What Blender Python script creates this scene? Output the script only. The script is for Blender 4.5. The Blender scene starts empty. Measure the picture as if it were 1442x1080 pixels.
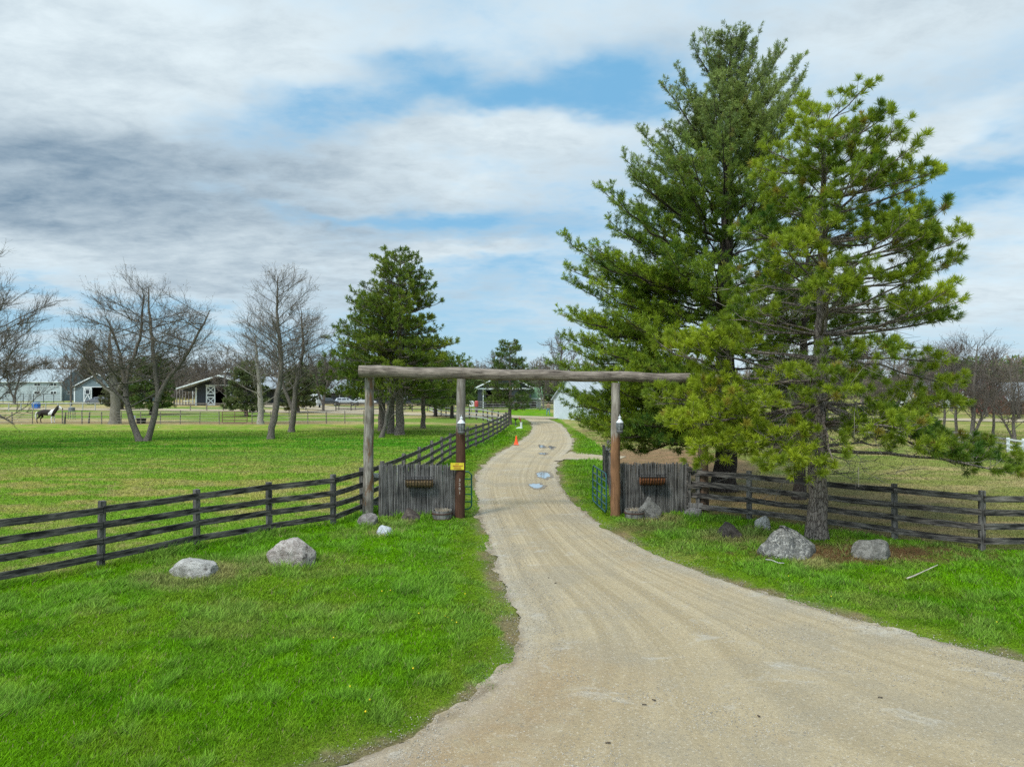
import bpy, math, random
import numpy as np
from mathutils import Vector, Matrix

# ---------------------------------------------------------------- camera, world, sun
scene = bpy.context.scene
COL = scene.collection
F_PX, HY, CX = 992.0, 543.0, 721.0          # focal length and horizon row of the photograph, in its pixels
CAM_H = 4.0
cam_data = bpy.data.cameras.new('camera')
cam = bpy.data.objects.new('camera', cam_data); COL.objects.link(cam)
cam.location = (0, 0, CAM_H); cam.rotation_euler = (math.radians(90.17), 0, 0)
cam_data.sensor_width = 36.0; cam_data.lens = 36.0 * F_PX / 1442.0
cam_data.clip_start = 0.1; cam_data.clip_end = 6000
scene.camera = cam
scene.view_settings.view_transform = 'Standard'; scene.view_settings.look = 'None'
scene.view_settings.exposure = 0.17; scene.view_settings.gamma = 1.0
scene.render.resolution_x = 1024; scene.render.resolution_y = 766
scene.cycles.max_bounces = 6; scene.cycles.transparent_max_bounces = 4
scene.cycles.use_denoising = False; scene.cycles.diffuse_bounces = 3; scene.cycles.use_adaptive_sampling = True

SUN_EL, SUN_AZ = math.radians(52), math.radians(215)    # azimuth from +Y, clockwise: behind the camera, to its left
world = bpy.data.worlds.new("World"); scene.world = world; world.use_nodes = True
sun_d = bpy.data.lights.new('sun', 'SUN'); sun_d.energy = 2.4; sun_d.angle = math.radians(10); sun_d.color = (1.0, 0.95, 0.87)
sun = bpy.data.objects.new('sun', sun_d); COL.objects.link(sun)
sdir = Vector((math.sin(SUN_AZ)*math.cos(SUN_EL), math.cos(SUN_AZ)*math.cos(SUN_EL), math.sin(SUN_EL)))
sun.rotation_euler = sdir.to_track_quat('Z', 'Y').to_euler(); sun.location = (0, -20, 40)

class N:
    """small node-graph writer"""
    def __init__(s, tree): s.t = tree; s.n = tree.nodes; s.l = tree.links
    def node(s, kind, **kw):
        nd = s.n.new(kind)
        for k, v in kw.items():
            if k.startswith('i_'):
                key = k[2:]; key = int(key) if key.isdigit() else key.replace('_', ' ')
                s.put(nd.inputs[key], v)
            else: setattr(nd, k, v)
        return nd
    def put(s, sock, v):
        if isinstance(v, bpy.types.NodeSocket): s.l.new(v, sock)
        elif isinstance(v, bpy.types.Node): s.l.new(v.outputs[0], sock)
        elif isinstance(v, tuple) and len(v) == 3 and sock.type == 'RGBA': sock.default_value = (*v, 1)
        else: sock.default_value = v
    def m(s, op, a, b=0.0, c=None, clamp=False):
        nd = s.n.new('ShaderNodeMath'); nd.operation = op; nd.use_clamp = clamp
        s.put(nd.inputs[0], a); s.put(nd.inputs[1], b)
        if c is not None: s.put(nd.inputs[2], c)
        return nd.outputs[0]
    def mix(s, f, a, b, kind='MIX'):
        nd = s.n.new('ShaderNodeMix'); nd.data_type = 'RGBA'; nd.blend_type = kind
        s.put(nd.inputs[0], f); s.put(nd.inputs[6], a); s.put(nd.inputs[7], b)
        return nd.outputs[2]
    def ramp(s, f, lo, hi):                      # smooth 0..1
        nd = s.n.new('ShaderNodeMapRange'); nd.interpolation_type = 'SMOOTHSTEP'
        s.put(nd.inputs[0], f); s.put(nd.inputs[1], lo); s.put(nd.inputs[2], hi)
        return nd.outputs[0]
    def noise(s, vec, scale, detail=4.0, rough=0.55, dist=0.0, col=False):
        nd = s.n.new('ShaderNodeTexNoise')
        if vec is not None: s.put(nd.inputs['Vector'], vec)
        nd.inputs['Scale'].default_value = scale; nd.inputs['Detail'].default_value = detail
        nd.inputs['Roughness'].default_value = rough; nd.inputs['Distortion'].default_value = dist
        return nd.outputs[1] if col else nd.outputs[0]
    def xyz(s, x, y, z):
        nd = s.n.new('ShaderNodeCombineXYZ')
        for i, v in enumerate((x, y, z)): s.put(nd.inputs[i], v)
        return nd.outputs[0]
    def scale(s, vec, v3):
        nd = s.n.new('ShaderNodeMapping'); s.put(nd.inputs[0], vec); nd.inputs[3].default_value = v3
        return nd.outputs[0]

def build_sky():
    g = N(world.node_tree); g.n.clear()
    sky = g.node('ShaderNodeTexSky', sky_type='NISHITA', sun_disc=False)
    sky.sun_elevation = SUN_EL; sky.sun_rotation = SUN_AZ; sky.air_density = 1.0; sky.dust_density = 0.6; sky.ozone_density = 1.6
    tc = g.node('ShaderNodeTexCoord'); d = tc.outputs['Generated']
    sep = g.node('ShaderNodeSeparateXYZ'); g.put(sep.inputs[0], d)
    X, Y, Z = sep.outputs
    hyp = g.m('SQRT', g.m('ADD', g.m('MULTIPLY', X, X), g.m('MULTIPLY', Y, Y)))
    el = g.m('MAXIMUM', g.m('DIVIDE', Z, g.m('MAXIMUM', hyp, 0.02)), -0.05)     # tangent of elevation
    az = g.m('ARCTAN2', X, Y)
    # cloud deck: point where the ray meets a high curved layer
    k = g.m('ADD', g.m('MAXIMUM', Z, 0.0), 0.16)
    P = g.xyz(g.m('DIVIDE', X, k), g.m('DIVIDE', Y, k), 0.0)
    n1 = g.noise(P, 0.9, 7, 0.56, 0.35)
    n2 = g.noise(g.scale(P, (1.0, 1.5, 1)), 2.6, 8, 0.6, 0.2)
    n3 = g.noise(g.scale(P, (1.0, 1.3, 1)), 0.55, 3, 0.5)
    n4 = g.noise(g.scale(P, (1.0, 1.35, 1)), 7.0, 8, 0.66, 0.25)
    wob = g.noise(P, 1.3, 5, 0.6, col=True)
    ws = g.node('ShaderNodeSeparateColor'); g.put(ws.inputs[0], wob)
    azd = g.m('ADD', az, g.m('MULTIPLY', g.m('SUBTRACT', ws.outputs[0], 0.5), 0.34))
    eld = g.m('ADD', el, g.m('MULTIPLY', g.m('SUBTRACT', ws.outputs[1], 0.5), 0.22))
    def blob(px, py, sx, sy, amp, tilt=0.0):
        a0 = math.atan((px - 721) / 992); e0 = (543 - py) / 992 * math.cos(a0)
        da = g.m('SUBTRACT', azd, a0); de = g.m('SUBTRACT', g.m('SUBTRACT', eld, e0), g.m('MULTIPLY', da, tilt))
        u = g.m('DIVIDE', da, sx / 992); v = g.m('DIVIDE', de, sy / 992)
        r = g.m('ADD', g.m('MULTIPLY', u, u), g.m('MULTIPLY', v, v))
        return g.m('MULTIPLY', g.m('EXPONENT', g.m('MULTIPLY', r, -1.0)), amp)
    def total(items):
        s = items[0]
        for i in items[1:]: s = g.m('ADD', s, i)
        return s
    gaps = total([blob(*b) for b in SKY_GAPS])
    fill = total([blob(*b) for b in SKY_FILL])
    cov = total([g.m('MULTIPLY', n1, 0.9), g.m('MULTIPLY', n2, 0.75), g.m('MULTIPLY', g.m('SUBTRACT', n4, 0.5), 0.55), fill, g.m('MULTIPLY', gaps, -1.0)])
    cov = g.ramp(cov, 0.28, 1.12)
    dark = total([blob(*b) for b in SKY_DARK])
    dark = g.m('ADD', g.m('MULTIPLY', dark, g.m('ADD', 0.45, g.m('MULTIPLY', n1, 1.1))), g.m('MULTIPLY', g.ramp(n3, 0.35, 0.75), 0.10))
    detail = g.m('ADD', g.m('MULTIPLY', g.m('SUBTRACT', n2, 0.5), 0.68), g.m('MULTIPLY', g.m('SUBTRACT', n4, 0.5), 0.60))
    dark = g.m('SUBTRACT', 1.0, g.m('EXPONENT', g.m('MULTIPLY', dark, -1.05)))
    dark = g.m('ADD', g.m('ADD', dark, 0.12), detail, clamp=True)
    bright = g.mix(dark, (0.74, 0.84, 0.885), (0.13, 0.22, 0.32))
    blue = g.mix(1.0, sky.outputs[0], (0.085, 0.098, 0.112), 'MULTIPLY')
    low = g.ramp(el, 0.0, 0.30)
    blue = g.mix(0.85, blue, g.mix(low, (0.37, 0.60, 0.76), (0.19, 0.46, 0.71)))
    col = g.mix(cov, blue, bright)
    hz = g.m('EXPONENT', g.m('MULTIPLY', g.m('MAXIMUM', el, 0.0), -26.0))
    col = g.mix(g.m('MULTIPLY', hz, 0.35), col, (0.50, 0.64, 0.74))
    # sky brightened round the unseen sun behind the camera, added to lift soft light
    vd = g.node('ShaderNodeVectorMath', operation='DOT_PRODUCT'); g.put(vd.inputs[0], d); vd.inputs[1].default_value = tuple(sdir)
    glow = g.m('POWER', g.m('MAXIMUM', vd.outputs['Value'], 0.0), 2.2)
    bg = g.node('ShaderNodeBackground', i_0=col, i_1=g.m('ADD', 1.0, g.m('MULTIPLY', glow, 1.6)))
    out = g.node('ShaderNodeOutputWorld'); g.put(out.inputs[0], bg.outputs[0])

# placed by where they stand in the sky: azimuth, elevation given through the photo's pixel grid (x, y, half width, half height, amount, tilt)
SKY_GAPS = [(640, 150, 190, 44, .62, .10), (860, 110, 130, 45, .50, .1), (560, 100, 90, 26, .35, .1), (420, 165, 130, 35, .28, .0), (470, 285, 190, 20, .50, -.05), (660, 290, 120, 26, .25, 0),
            (640, 490, 150, 50, .60, 0), (60, 450, 130, 34, .55, 0), (250, 470, 200, 30, .45, 0), (1270, 290, 130, 60, .33, .2), (740, 400, 110, 26, .35, .1), (1380, 240, 70, 26, .3, 0), (800, 330, 90, 26, .2, 0)]
SKY_FILL = [(150, 60, 420, 100, .42, 0), (700, 200, 190, 26, .42, .12), (60, 230, 360, 80, .45, -.05), (1330, 165, 90, 28, .45, .15), (390, 268, 90, 14, .35, 0), (640, 360, 90, 14, .3, 0),
            (150, 350, 260, 50, .3, 0), (1200, 40, 260, 50, .3, 0), (1250, 400, 200, 60, .25, 0)]
SKY_DARK = [(30, 238, 360, 58, .95, -.05), (300, 215, 230, 40, .52, .06), (330, 385, 190, 24, .40, 0), (250, 60, 300, 40, .10, 0), (620, 330, 200, 24, .2, 0), (1150, 30, 300, 30, .12, 0), (560, 430, 160, 20, .25, 0)]
build_sky()

# ---------------------------------------------------------------- small tools
rng = np.random.default_rng(11)
R = random.Random(5)

def gp(px, py):
    """ground point seen at a pixel of the photograph"""
    Yd = F_PX * CAM_H / (py - HY); return ((px - CX) * Yd / F_PX, Yd)
def xat(px, Yd): return (px - CX) * Yd / F_PX
def zat(py, Yd): return CAM_H - (py - HY) * Yd / F_PX

def hash2(ix, iy, seed):
    h = (ix.astype(np.int64) * 374761393 + iy.astype(np.int64) * 668265263 + seed * 2147483647) & 0xffffffff
    h = ((h ^ (h >> 13)) * 1274126177) & 0xffffffff
    return ((h ^ (h >> 16)) & 0xffffff) / float(0xffffff)
def vnoise(x, y, seed=0):
    x = np.asarray(x, float); y = np.asarray(y, float)
    ix = np.floor(x); iy = np.floor(y); fx = x - ix; fy = y - iy
    fx = fx*fx*(3-2*fx); fy = fy*fy*(3-2*fy)
    a = hash2(ix, iy, seed); b = hash2(ix+1, iy, seed); c = hash2(ix, iy+1, seed); d = hash2(ix+1, iy+1, seed)
    return (a*(1-fx)+b*fx)*(1-fy) + (c*(1-fx)+d*fx)*fy
def fbm(x, y, seed=0, oct=4, gain=.5):
    s = 0; a = 1.0; t = 0; x = np.asarray(x, float); y = np.asarray(y, float)
    for i in range(oct):
        s = s + a*vnoise(x*2**i + 17.3*i, y*2**i + 5.1*i, seed+i*7); t += a; a *= gain
    return s / t
def sstep(v, lo, hi):
    t = np.clip((np.asarray(v, float) - lo) / (hi - lo), 0, 1); return t*t*(3-2*t)

def link(o, parent=None):
    COL.objects.link(o)
    if parent is not None: o.parent = parent
    return o
def tag(o, label=None, cat=None, group=None, kind=None):
    if label: o['label'] = label
    if cat: o['category'] = cat
    if group: o['group'] = group
    if kind: o['kind'] = kind
    return o
def thing(name, loc, label, cat, group=None, rz=0.0):
    o = bpy.data.objects.new(name, None); COL.objects.link(o)
    o.location = loc; o.rotation_euler = (0, 0, rz); o.empty_display_size = .2
    return tag(o, label, cat, group)

def np_mesh(name, V, Fs, mat, parent=None, col=None, smooth=False, uv=None):
    """V (n,3); Fs an (m,k) array of faces of one size, or a list of such arrays; col (n,3) per-vertex colour"""
    if not isinstance(Fs, list): Fs = [Fs]
    Fs = [np.asarray(f, np.int32) for f in Fs if len(f)]
    me = bpy.data.meshes.new(name)
    V = np.asarray(V, np.float32)
    me.vertices.add(len(V)); me.vertices.foreach_set('co', V.ravel())
    loops = np.concatenate([f.ravel() for f in Fs]); tot = np.concatenate([np.full(len(f), f.shape[1], np.int32) for f in Fs])
    start = np.concatenate([[0], np.cumsum(tot)[:-1]]).astype(np.int32)
    me.loops.add(len(loops)); me.loops.foreach_set('vertex_index', loops)
    me.polygons.add(len(tot)); me.polygons.foreach_set('loop_start', start); me.polygons.foreach_set('loop_total', tot)
    if smooth: me.polygons.foreach_set('use_smooth', np.ones(len(tot), bool))
    if col is not None:
        ca = me.color_attributes.new('Col', 'FLOAT_COLOR', 'POINT')
        c4 = np.ones((len(V), 4), np.float32); c4[:, :3] = col; ca.data.foreach_set('color', c4.ravel())
    if uv is not None:
        ul = me.uv_layers.new(name='UVMap'); ul.data.foreach_set('uv', np.asarray(uv, np.float32)[loops].ravel())
    me.update(calc_edges=True); me.validate(verbose=False)
    o = bpy.data.objects.new(name, me)
    if mat is not None: me.materials.append(mat)
    return link(o, parent)

class MB:
    """collects boxes, tubes, lathes; build() links them as ONE mesh object"""
    def __init__(s): s.v = []; s.f = []
    def add(s, vs, fs):
        n = len(s.v); s.v += [tuple(p) for p in vs]; s.f += [tuple(i + n for i in f) for f in fs]; return s
    def box(s, c, size, rz=0.0, rx=0.0, taper=1.0, ry=0.0):
        M = Matrix.Rotation(rz, 3, 'Z') @ Matrix.Rotation(ry, 3, 'Y') @ Matrix.Rotation(rx, 3, 'X'); c = Vector(c)
        vs = []
        for k in (-1, 1):
            t = taper if k > 0 else 1
            for i, j in ((-1, -1), (1, -1), (1, 1), (-1, 1)):
                vs.append(c + M @ Vector((i*size[0]/2*t, j*size[1]/2*t, k*size[2]/2)))
        return s.add(vs, [(3,2,1,0), (4,5,6,7), (0,1,5,4), (1,2,6,5), (2,3,7,6), (3,0,4,7)])
    def beam(s, a, b, w, h, up=(0,0,1)):
        """a board from a to b, w across, h high"""
        a = Vector(a); b = Vector(b); d = (b - a); L = d.length; d.normalize()
        side = d.cross(Vector(up)); side.normalize(); u = side.cross(d)
        vs = []
        for p in (a, b):
            for i, j in ((-1, -1), (1, -1), (1, 1), (-1, 1)): vs.append(p + side*i*w/2 + u*j*h/2)
        return s.add(vs, [(0,1,2,3), (7,6,5,4), (0,4,5,1), (1,5,6,2), (2,6,7,3), (3,7,4,0)])
    def tube(s, pts, rad, sides=8, cap=True, jit=0.0):
        pts = [Vector(p) for p in pts]; n = len(pts)
        if not hasattr(rad, '__len__'): rad = [rad]*n
        up = Vector((0.02, 0.03, 1)) if abs((pts[-1]-pts[0]).normalized().z) < .9 else Vector((1, .02, .03))
        vs = []; X = None
        for i, p in enumerate(pts):
            d = (pts[min(i+1, n-1)] - pts[max(i-1, 0)]).normalized()
            if X is None: X = d.cross(up).normalized()
            else: X = (X - d*X.dot(d)).normalized()
            Yv = d.cross(X)
            for k in range(sides):
                a = 2*math.pi*k/sides; r = rad[i]*(1 + (R.uniform(-jit, jit) if jit else 0))
                vs.append(p + X*math.cos(a)*r + Yv*math.sin(a)*r)
        fs = []
        for i in range(n-1):
            for k in range(sides):
                a = i*sides+k; b = i*sides+(k+1) % sides
                fs.append((a, b, b+sides, a+sides))
        if cap: fs += [tuple(range(sides))[::-1], tuple(range((n-1)*sides, n*sides))]
        return s.add(vs, fs)
    def lathe(s, prof, c, sides=16):
        c = Vector(c); vs = []; fs = []
        for r, z in prof:
            for k in range(sides):
                a = 2*math.pi*k/sides; vs.append(c + Vector((r*math.cos(a), r*math.sin(a), z)))
        for i in range(len(prof)-1):
            for k in range(sides):
                a = i*sides+k; b = i*sides+(k+1) % sides; fs.append((a, b, b+sides, a+sides))
        fs += [tuple(range(sides))[::-1], tuple(range((len(prof)-1)*sides, len(prof)*sides))]
        return s.add(vs, fs)
    def prism(s, outline, a, b, axis='y'):
        """outline of (u, z) points extruded from a to b along an axis"""
        n = len(outline); vs = []
        for t in (a, b):
            for u, z in outline: vs.append((u, t, z) if axis == 'y' else (t, u, z))
        fs = [tuple(range(n)), tuple(range(n, 2*n))[::-1]] + [(i, i+n, (i+1) % n + n, (i+1) % n) for i in range(n)]
        return s.add(vs, fs)
    def build(s, name, mat, parent=None, smooth=False, bevel=0.0):
        me = bpy.data.meshes.new(name); me.from_pydata(s.v, [], s.f); me.update()
        import bmesh
        bm = bmesh.new(); bm.from_mesh(me); bmesh.ops.recalc_face_normals(bm, faces=bm.faces)
        if bevel: bmesh.ops.bevel(bm, geom=list(bm.edges), offset=bevel, segments=1, affect='EDGES', clamp_overlap=True)
        if smooth:
            for f in bm.faces: f.smooth = True
            for e in bm.edges:
                if len(e.link_faces) == 2 and e.calc_face_angle(0) > .7: e.smooth = False
        bm.to_mesh(me); bm.free()
        if mat is not None: me.materials.append(mat)
        return link(bpy.data.objects.new(name, me), parent)

# ---------------------------------------------------------------- materials
def mat_new(name):
    m = bpy.data.materials.new(name); m.use_nodes = True; g = N(m.node_tree); g.n.clear()
    bsdf = g.node('ShaderNodeBsdfPrincipled'); out = g.node('ShaderNodeOutputMaterial'); g.put(out.inputs[0], bsdf.outputs[0])
    bsdf.inputs['Specular IOR Level'].default_value = 0.3
    return m, g, bsdf, out
def bump(g, bsdf, h, strength, dist):
    b = g.node('ShaderNodeBump'); b.inputs['Strength'].default_value = strength; b.inputs['Distance'].default_value = dist
    g.put(b.inputs['Height'], h); g.put(bsdf.inputs['Normal'], b.outputs[0])
def plain(name, c, rough=.6, metal=0.0, var=.25, scale=6.0, alpha=None):
    m, g, b, o = mat_new(name)
    tc = g.node('ShaderNodeTexCoord'); n = g.noise(tc.outputs['Object'], scale, 5, .6)
    c2 = tuple(min(1, x*(1+var)) for x in c); c1 = tuple(x*(1-var) for x in c)
    g.put(b.inputs['Base Color'], g.mix(g.ramp(n, .3, .7), c1, c2)); b.inputs['Roughness'].default_value = rough; b.inputs['Metallic'].default_value = metal
    return m
def wood(name, dark, light, scale=(14, 14, 1.2), low=None, low_z=None, streak=.5, patch=None, spec=.2):
    """weathered wood: grain runs along the object's z; low: another real colour below low_z (bark gone, stain left)"""
    m, g, b, o = mat_new(name)
    tc = g.node('ShaderNodeTexCoord'); P = tc.outputs['Object']
    oi = g.node('ShaderNodeObjectInfo')
    off = g.node('ShaderNodeVectorMath', operation='ADD'); g.put(off.inputs[0], g.scale(P, scale)); g.put(off.inputs[1], g.xyz(g.m('MULTIPLY', oi.outputs['Random'], 40), 0, 0))
    n = g.noise(off.outputs[0], 1.6, 8, .65, .4); n2 = g.noise(P, 2.2, 3, .5)
    f = g.m('ADD', g.m('MULTIPLY', n, 1.3), g.m('MULTIPLY', n2, streak)); f = g.ramp(f, .60, 1.25)
    c = g.mix(f, dark, light)
    if patch:
        n3 = g.noise(g.scale(P, (3, 3, .7)), 2.0, 4, .6); c = g.mix(g.ramp(n3, .52, .62), c, g.mix(n, tuple(x*.6 for x in patch), patch))
    if low:
        sp = g.node('ShaderNodeSeparateXYZ'); g.put(sp.inputs[0], P)
        e = g.m('ADD', sp.outputs[2], g.m('MULTIPLY', g.m('SUBTRACT', n, .5), 1.0)); k = g.ramp(e, low_z-.1, low_z+.1)
        c = g.mix(k, g.mix(f, tuple(x*.45 for x in low), low), c)
    g.put(b.inputs['Base Color'], c); b.inputs['Roughness'].default_value = .85; b.inputs['Specular IOR Level'].default_value = spec
    bump(g, b, n, .7, .02)
    return m
def bark(name, a, c, sc=(9, 9, 2.5), d=.03):
    m, g, b, o = mat_new(name)
    tc = g.node('ShaderNodeTexCoord'); P = tc.outputs['Object']
    n = g.noise(g.scale(P, sc), 1.5, 7, .65, .6)
    wv = g.node('ShaderNodeVectorMath', operation='ADD'); g.put(wv.inputs[0], g.scale(P, tuple(q*1.5 for q in sc))); g.put(wv.inputs[1], g.xyz(g.m('MULTIPLY', n, 1.2), g.m('MULTIPLY', n, -1.1), n))
    v = g.node('ShaderNodeTexVoronoi', feature='DISTANCE_TO_EDGE'); g.put(v.inputs['Vector'], wv.outputs[0]); v.inputs['Scale'].default_value = 1.5
    f = g.m('ADD', g.m('MULTIPLY', g.ramp(v.outputs[0], 0.0, .16), .38), g.m('MULTIPLY', n, .75))
    g.put(b.inputs['Base Color'], g.mix(g.ramp(f, .2, .9), a, c)); b.inputs['Roughness'].default_value = .9; b.inputs['Specular IOR Level'].default_value = .1
    bump(g, b, f, .9, d)
    return m
def leafy(name, trans=.35, rough=.55, spec=.25):
    """colour from the mesh attribute, light shining through"""
    m, g, b, o = mat_new(name)
    at = g.node('ShaderNodeAttribute', attribute_name='Col')
    g.put(b.inputs['Base Color'], at.outputs[0]); b.inputs['Roughness'].default_value = rough; b.inputs['Specular IOR Level'].default_value = spec
    t = g.node('ShaderNodeBsdfTranslucent'); g.put(t.inputs[0], at.outputs[0])
    mx = g.node('ShaderNodeMixShader'); mx.inputs[0].default_value = trans
    g.put(mx.inputs[1], b.outputs[0]); g.put(mx.inputs[2], t.outputs[0]); g.put(o.inputs[0], mx.outputs[0])
    return m

M_NEEDLE = leafy('needles', .38, .5, .3)
M_BLADE = leafy('grass_blades', .40, .6, .08)
M_TWIG = plain('twigs', (.105, .085, .070), .9, var=.3, scale=3)
M_BARK_BARE = bark('grey_brown_bark', (.055, .047, .040), (.20, .175, .15))
M_BARK_PINE = bark('pine_bark', (.045, .035, .030), (.24, .20, .17), (7, 7, 2.2))
M_BARK_DARK = bark('dark_pine_bark', (.022, .018, .016), (.085, .070, .062), (7, 7, 2.2))
M_FENCE = wood('weathered_black_board', (.012, .011, .011), (.27, .242, .21), (1.3, 1.3, 12), streak=.30)
M_FENCEP = wood('weathered_black_post', (.016, .015, .014), (.21, .195, .175), (12, 12, 1.5), streak=.5)
M_GREYWOOD = wood('silvered_wood', (.05, .046, .042), (.30, .28, .26), (12, 12, 1.5))
M_STAKE = wood('grey_black_stake', (.010, .0095, .009), (.22, .21, .195), (19, 2, .8), streak=.55)
M_POSTA = wood('peeling_pole', (.10, .085, .068), (.37, .335, .29), (10, 10, 1.3), patch=(.20, .12, .07))
M_POSTB = wood('grey_pole_brown_foot', (.13, .115, .098), (.34, .31, .27), (12, 12, 1.0), low=(.105, .052, .031), low_z=2.66, patch=(.20, .17, .14))
M_POSTC = wood('tan_pole_orange_foot', (.15, .125, .10), (.38, .34, .29), (12, 12, 1.0), low=(.30, .155, .078), low_z=2.45)
M_POSTD = wood('dark_brown_pole', (.035, .022, .014), (.13, .085, .055), (12, 12, 1.0))
M_BEAM = wood('grey_log', (.075, .065, .055), (.40, .36, .31), (12, 12, 1.0), streak=.4)
M_WHITE = plain('white_paint', (.66, .68, .68), .5, var=.08)
M_BLACK = plain('black_iron', (.02, .02, .022), .45, .3)
M_GREENM = plain('green_enamel', (.012, .085, .06), .35, .1, var=.2)
M_BLUEM = plain('blue_grey_enamel', (.018, .075, .085), .35, .1, var=.2)
M_COCO = plain('coconut_fibre', (.20, .13, .07), .95, var=.5, scale=30)
M_COCO2 = plain('rusty_coconut_fibre', (.22, .085, .035), .95, var=.4, scale=30)
# ---------------------------------------------------------------- layout lines (metres)
FENCE_L = [(-12.6, 10.2), (-10.4, 13.5), (-8.97, 15.4), (-7.74, 17.3), (-6.48, 18.8), (-5.1, 20.1), (-4.66, 21.9), (-4.40, 23.9), (-4.1, 26.6), (-3.88, 29.4), (-3.67, 32.3), (-3.50, 35.2), (-3.33, 38.0), (-3.04, 40.6),
           (-2.72, 43.2), (-2.36, 46.0), (-2.0, 48.8), (-1.72, 51.6), (-1.46, 54.4), (-1.2, 57.2), (-.95, 60.0), (-.72, 62.8), (-.52, 65.6), (-.34, 68.4)]
FENCE_R = [(5.75, 21.75), (7.0, 20.8), (8.4, 19.5), (9.85, 18.15), (11.3, 16.95), (13.6, 17.05), (15.9, 17.3), (18.2, 17.6)]
LEFT_EDGE = [(735, 588.6), (745, 592), (750, 600), (746, 611), (728, 623), (705, 636), (685, 650), (674, 664), (668, 680), (668, 696), (672, 712), (677, 730), (684, 750), (690, 772), (696, 797),
             (703, 824), (715, 848), (727, 880), (729, 912), (713, 942), (681, 978), (628, 1013), (552, 1048), (462, 1080), (320, 1122), (100, 1200)]
RIGHT_EDGE = [(764, 588.4), (779, 592), (794, 600), (802, 610), (808, 621), (806, 632), (796, 641), (788, 650), (784, 664), (788, 680), (797, 695), (810, 710), (826, 724), (846, 738), (872, 754),
              (905, 772), (946, 790), (990, 806), (1040, 824), (1100, 843), (1160, 860), (1225, 878), (1300, 898), (1400, 922), (1560, 955), (1800, 1000)]

def resample(pts, n):
    pts = np.array(pts, float); d = np.r_[0, np.cumsum(np.hypot(*np.diff(pts, axis=0).T))]
    t = np.linspace(0, d[-1], n); return np.c_[np.interp(t, d, pts[:, 0]), np.interp(t, d, pts[:, 1])]
def smooth_line(pts, n, it=2):
    pts = [tuple(p) for p in pts]
    for _ in range(it):
        q = [pts[0]]
        for a, b in zip(pts[:-1], pts[1:]): q += [(a[0]*.75+b[0]*.25, a[1]*.75+b[1]*.25), (a[0]*.25+b[0]*.75, a[1]*.25+b[1]*.75)]
        pts = q + [pts[-1]]
    return np.array(pts)
LE = smooth_line([gp(*p) for p in LEFT_EDGE] + [(-9, 4.2), (-22, 2.6), (-60, .5)], 0, 1)
RE = smooth_line([gp(*p) for p in RIGHT_EDGE] + [(18, 7.2), (34, 6.0), (70, 4.5)], 0, 1)

def poly_inside(px, py, poly):
    px = np.asarray(px); py = np.asarray(py); ins = np.zeros(px.shape, bool)
    x0, y0 = poly[-1]
    for x1, y1 in poly:
        c = ((y1 > py) != (y0 > py))
        with np.errstate(divide='ignore', invalid='ignore'):
            xi = (x0 - x1) * (py - y1) / ((y0 - y1) if y0 != y1 else 1e-9) + x1
        ins ^= c & (px < xi); x0, y0 = x1, y1
    return ins
def dist_line(px, py, line):
    px = np.asarray(px, float); py = np.asarray(py, float); d = np.full(px.shape, 1e9)
    for (ax, ay), (bx, by) in zip(line[:-1], line[1:]):
        vx, vy = bx-ax, by-ay; L = vx*vx+vy*vy + 1e-12
        t = np.clip(((px-ax)*vx + (py-ay)*vy)/L, 0, 1)
        d = np.minimum(d, np.hypot(px-ax-t*vx, py-ay-t*vy))
    return d
ROAD_POLY = [tuple(p) for p in LE] + [(-60, -12), (70, -12)] + [tuple(p) for p in RE[::-1]]
LE_C = LE; RE_C = RE
def road_dist(x, y):
    """signed distance to the drive's edge: negative on the drive"""
    d = np.minimum(dist_line(x, y, LE_C), dist_line(x, y, RE_C))
    return np.where(poly_inside(x, y, ROAD_POLY), -d, d)

FLX = np.array([p[0] for p in FENCE_L]); FLY = np.array([p[1] for p in FENCE_L])
FRX = np.array([p[0] for p in FENCE_R]); FRY = np.array([p[1] for p in FENCE_R])
BACK_R = [(3.3, 22.2), (3.5, 25.0), (3.72, 27.6), (3.95, 30.2), (4.5, 33.0), (5.3, 35.6)]
BRX = np.array([3.3, 3.95, 5.3, 7.5, 10, 14]); BRY = np.array([22, 30.2, 35.6, 50, 66, 95])
def in_left(x, y): return (x < np.interp(y, FLY, FLX)) & (y < 74) | (y >= 72) & (x < -.3)
def in_right(x, y): return ((x > 5.7) & (y > np.interp(x, FRX, FRY))) | ((y > 21.9) & (x > np.interp(y, BRY, BRX)))

ROCKS = [  # px, base py, width px, height px, style, label
 (264, 816, 70, 27, 'pale', 'low pale boulder with a dark lichen patch nearest the black fence'),
 (405, 801, 70, 40, 'pink', 'big pinkish grey domed boulder on the lawn in front of the fence'),
 (516, 743, 30, 19, 'grey', 'small round grey brown rock at the foot of the outer peeling gate pole'),
 (541, 756, 24, 15, 'white', 'small smooth whitish rock alone in the grass before the stake screen'),
 (577, 735, 36, 17, 'brown', 'low dark brown rock against the stake screen beside the numbered pole'),
 (917, 734, 36, 32, 'slab', 'pointed upright grey rock leaning at the screen beside the half barrel'),
 (979, 732, 30, 15, 'grey', 'low rounded grey rock at the foot of the dark brown gate pole'),
 (1032, 761, 36, 23, 'brown', 'dark brown rounded rock in the grass ahead of the pine'),
 (1076, 750, 22, 22, 'pale', 'small light grey upright rock between the dark rock and the fence'),
 (1120, 789, 90, 42, 'lichen', 'largest boulder, grey with pale lichen, at the foot of the pine'),
 (1236, 790, 56, 26, 'greyl', 'oblong flat topped grey boulder lying to the right of the pine'),
]
PATH = [gp(792, 643), gp(812, 643.5), gp(838, 645.5), (5.9, 38.2)]
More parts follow.
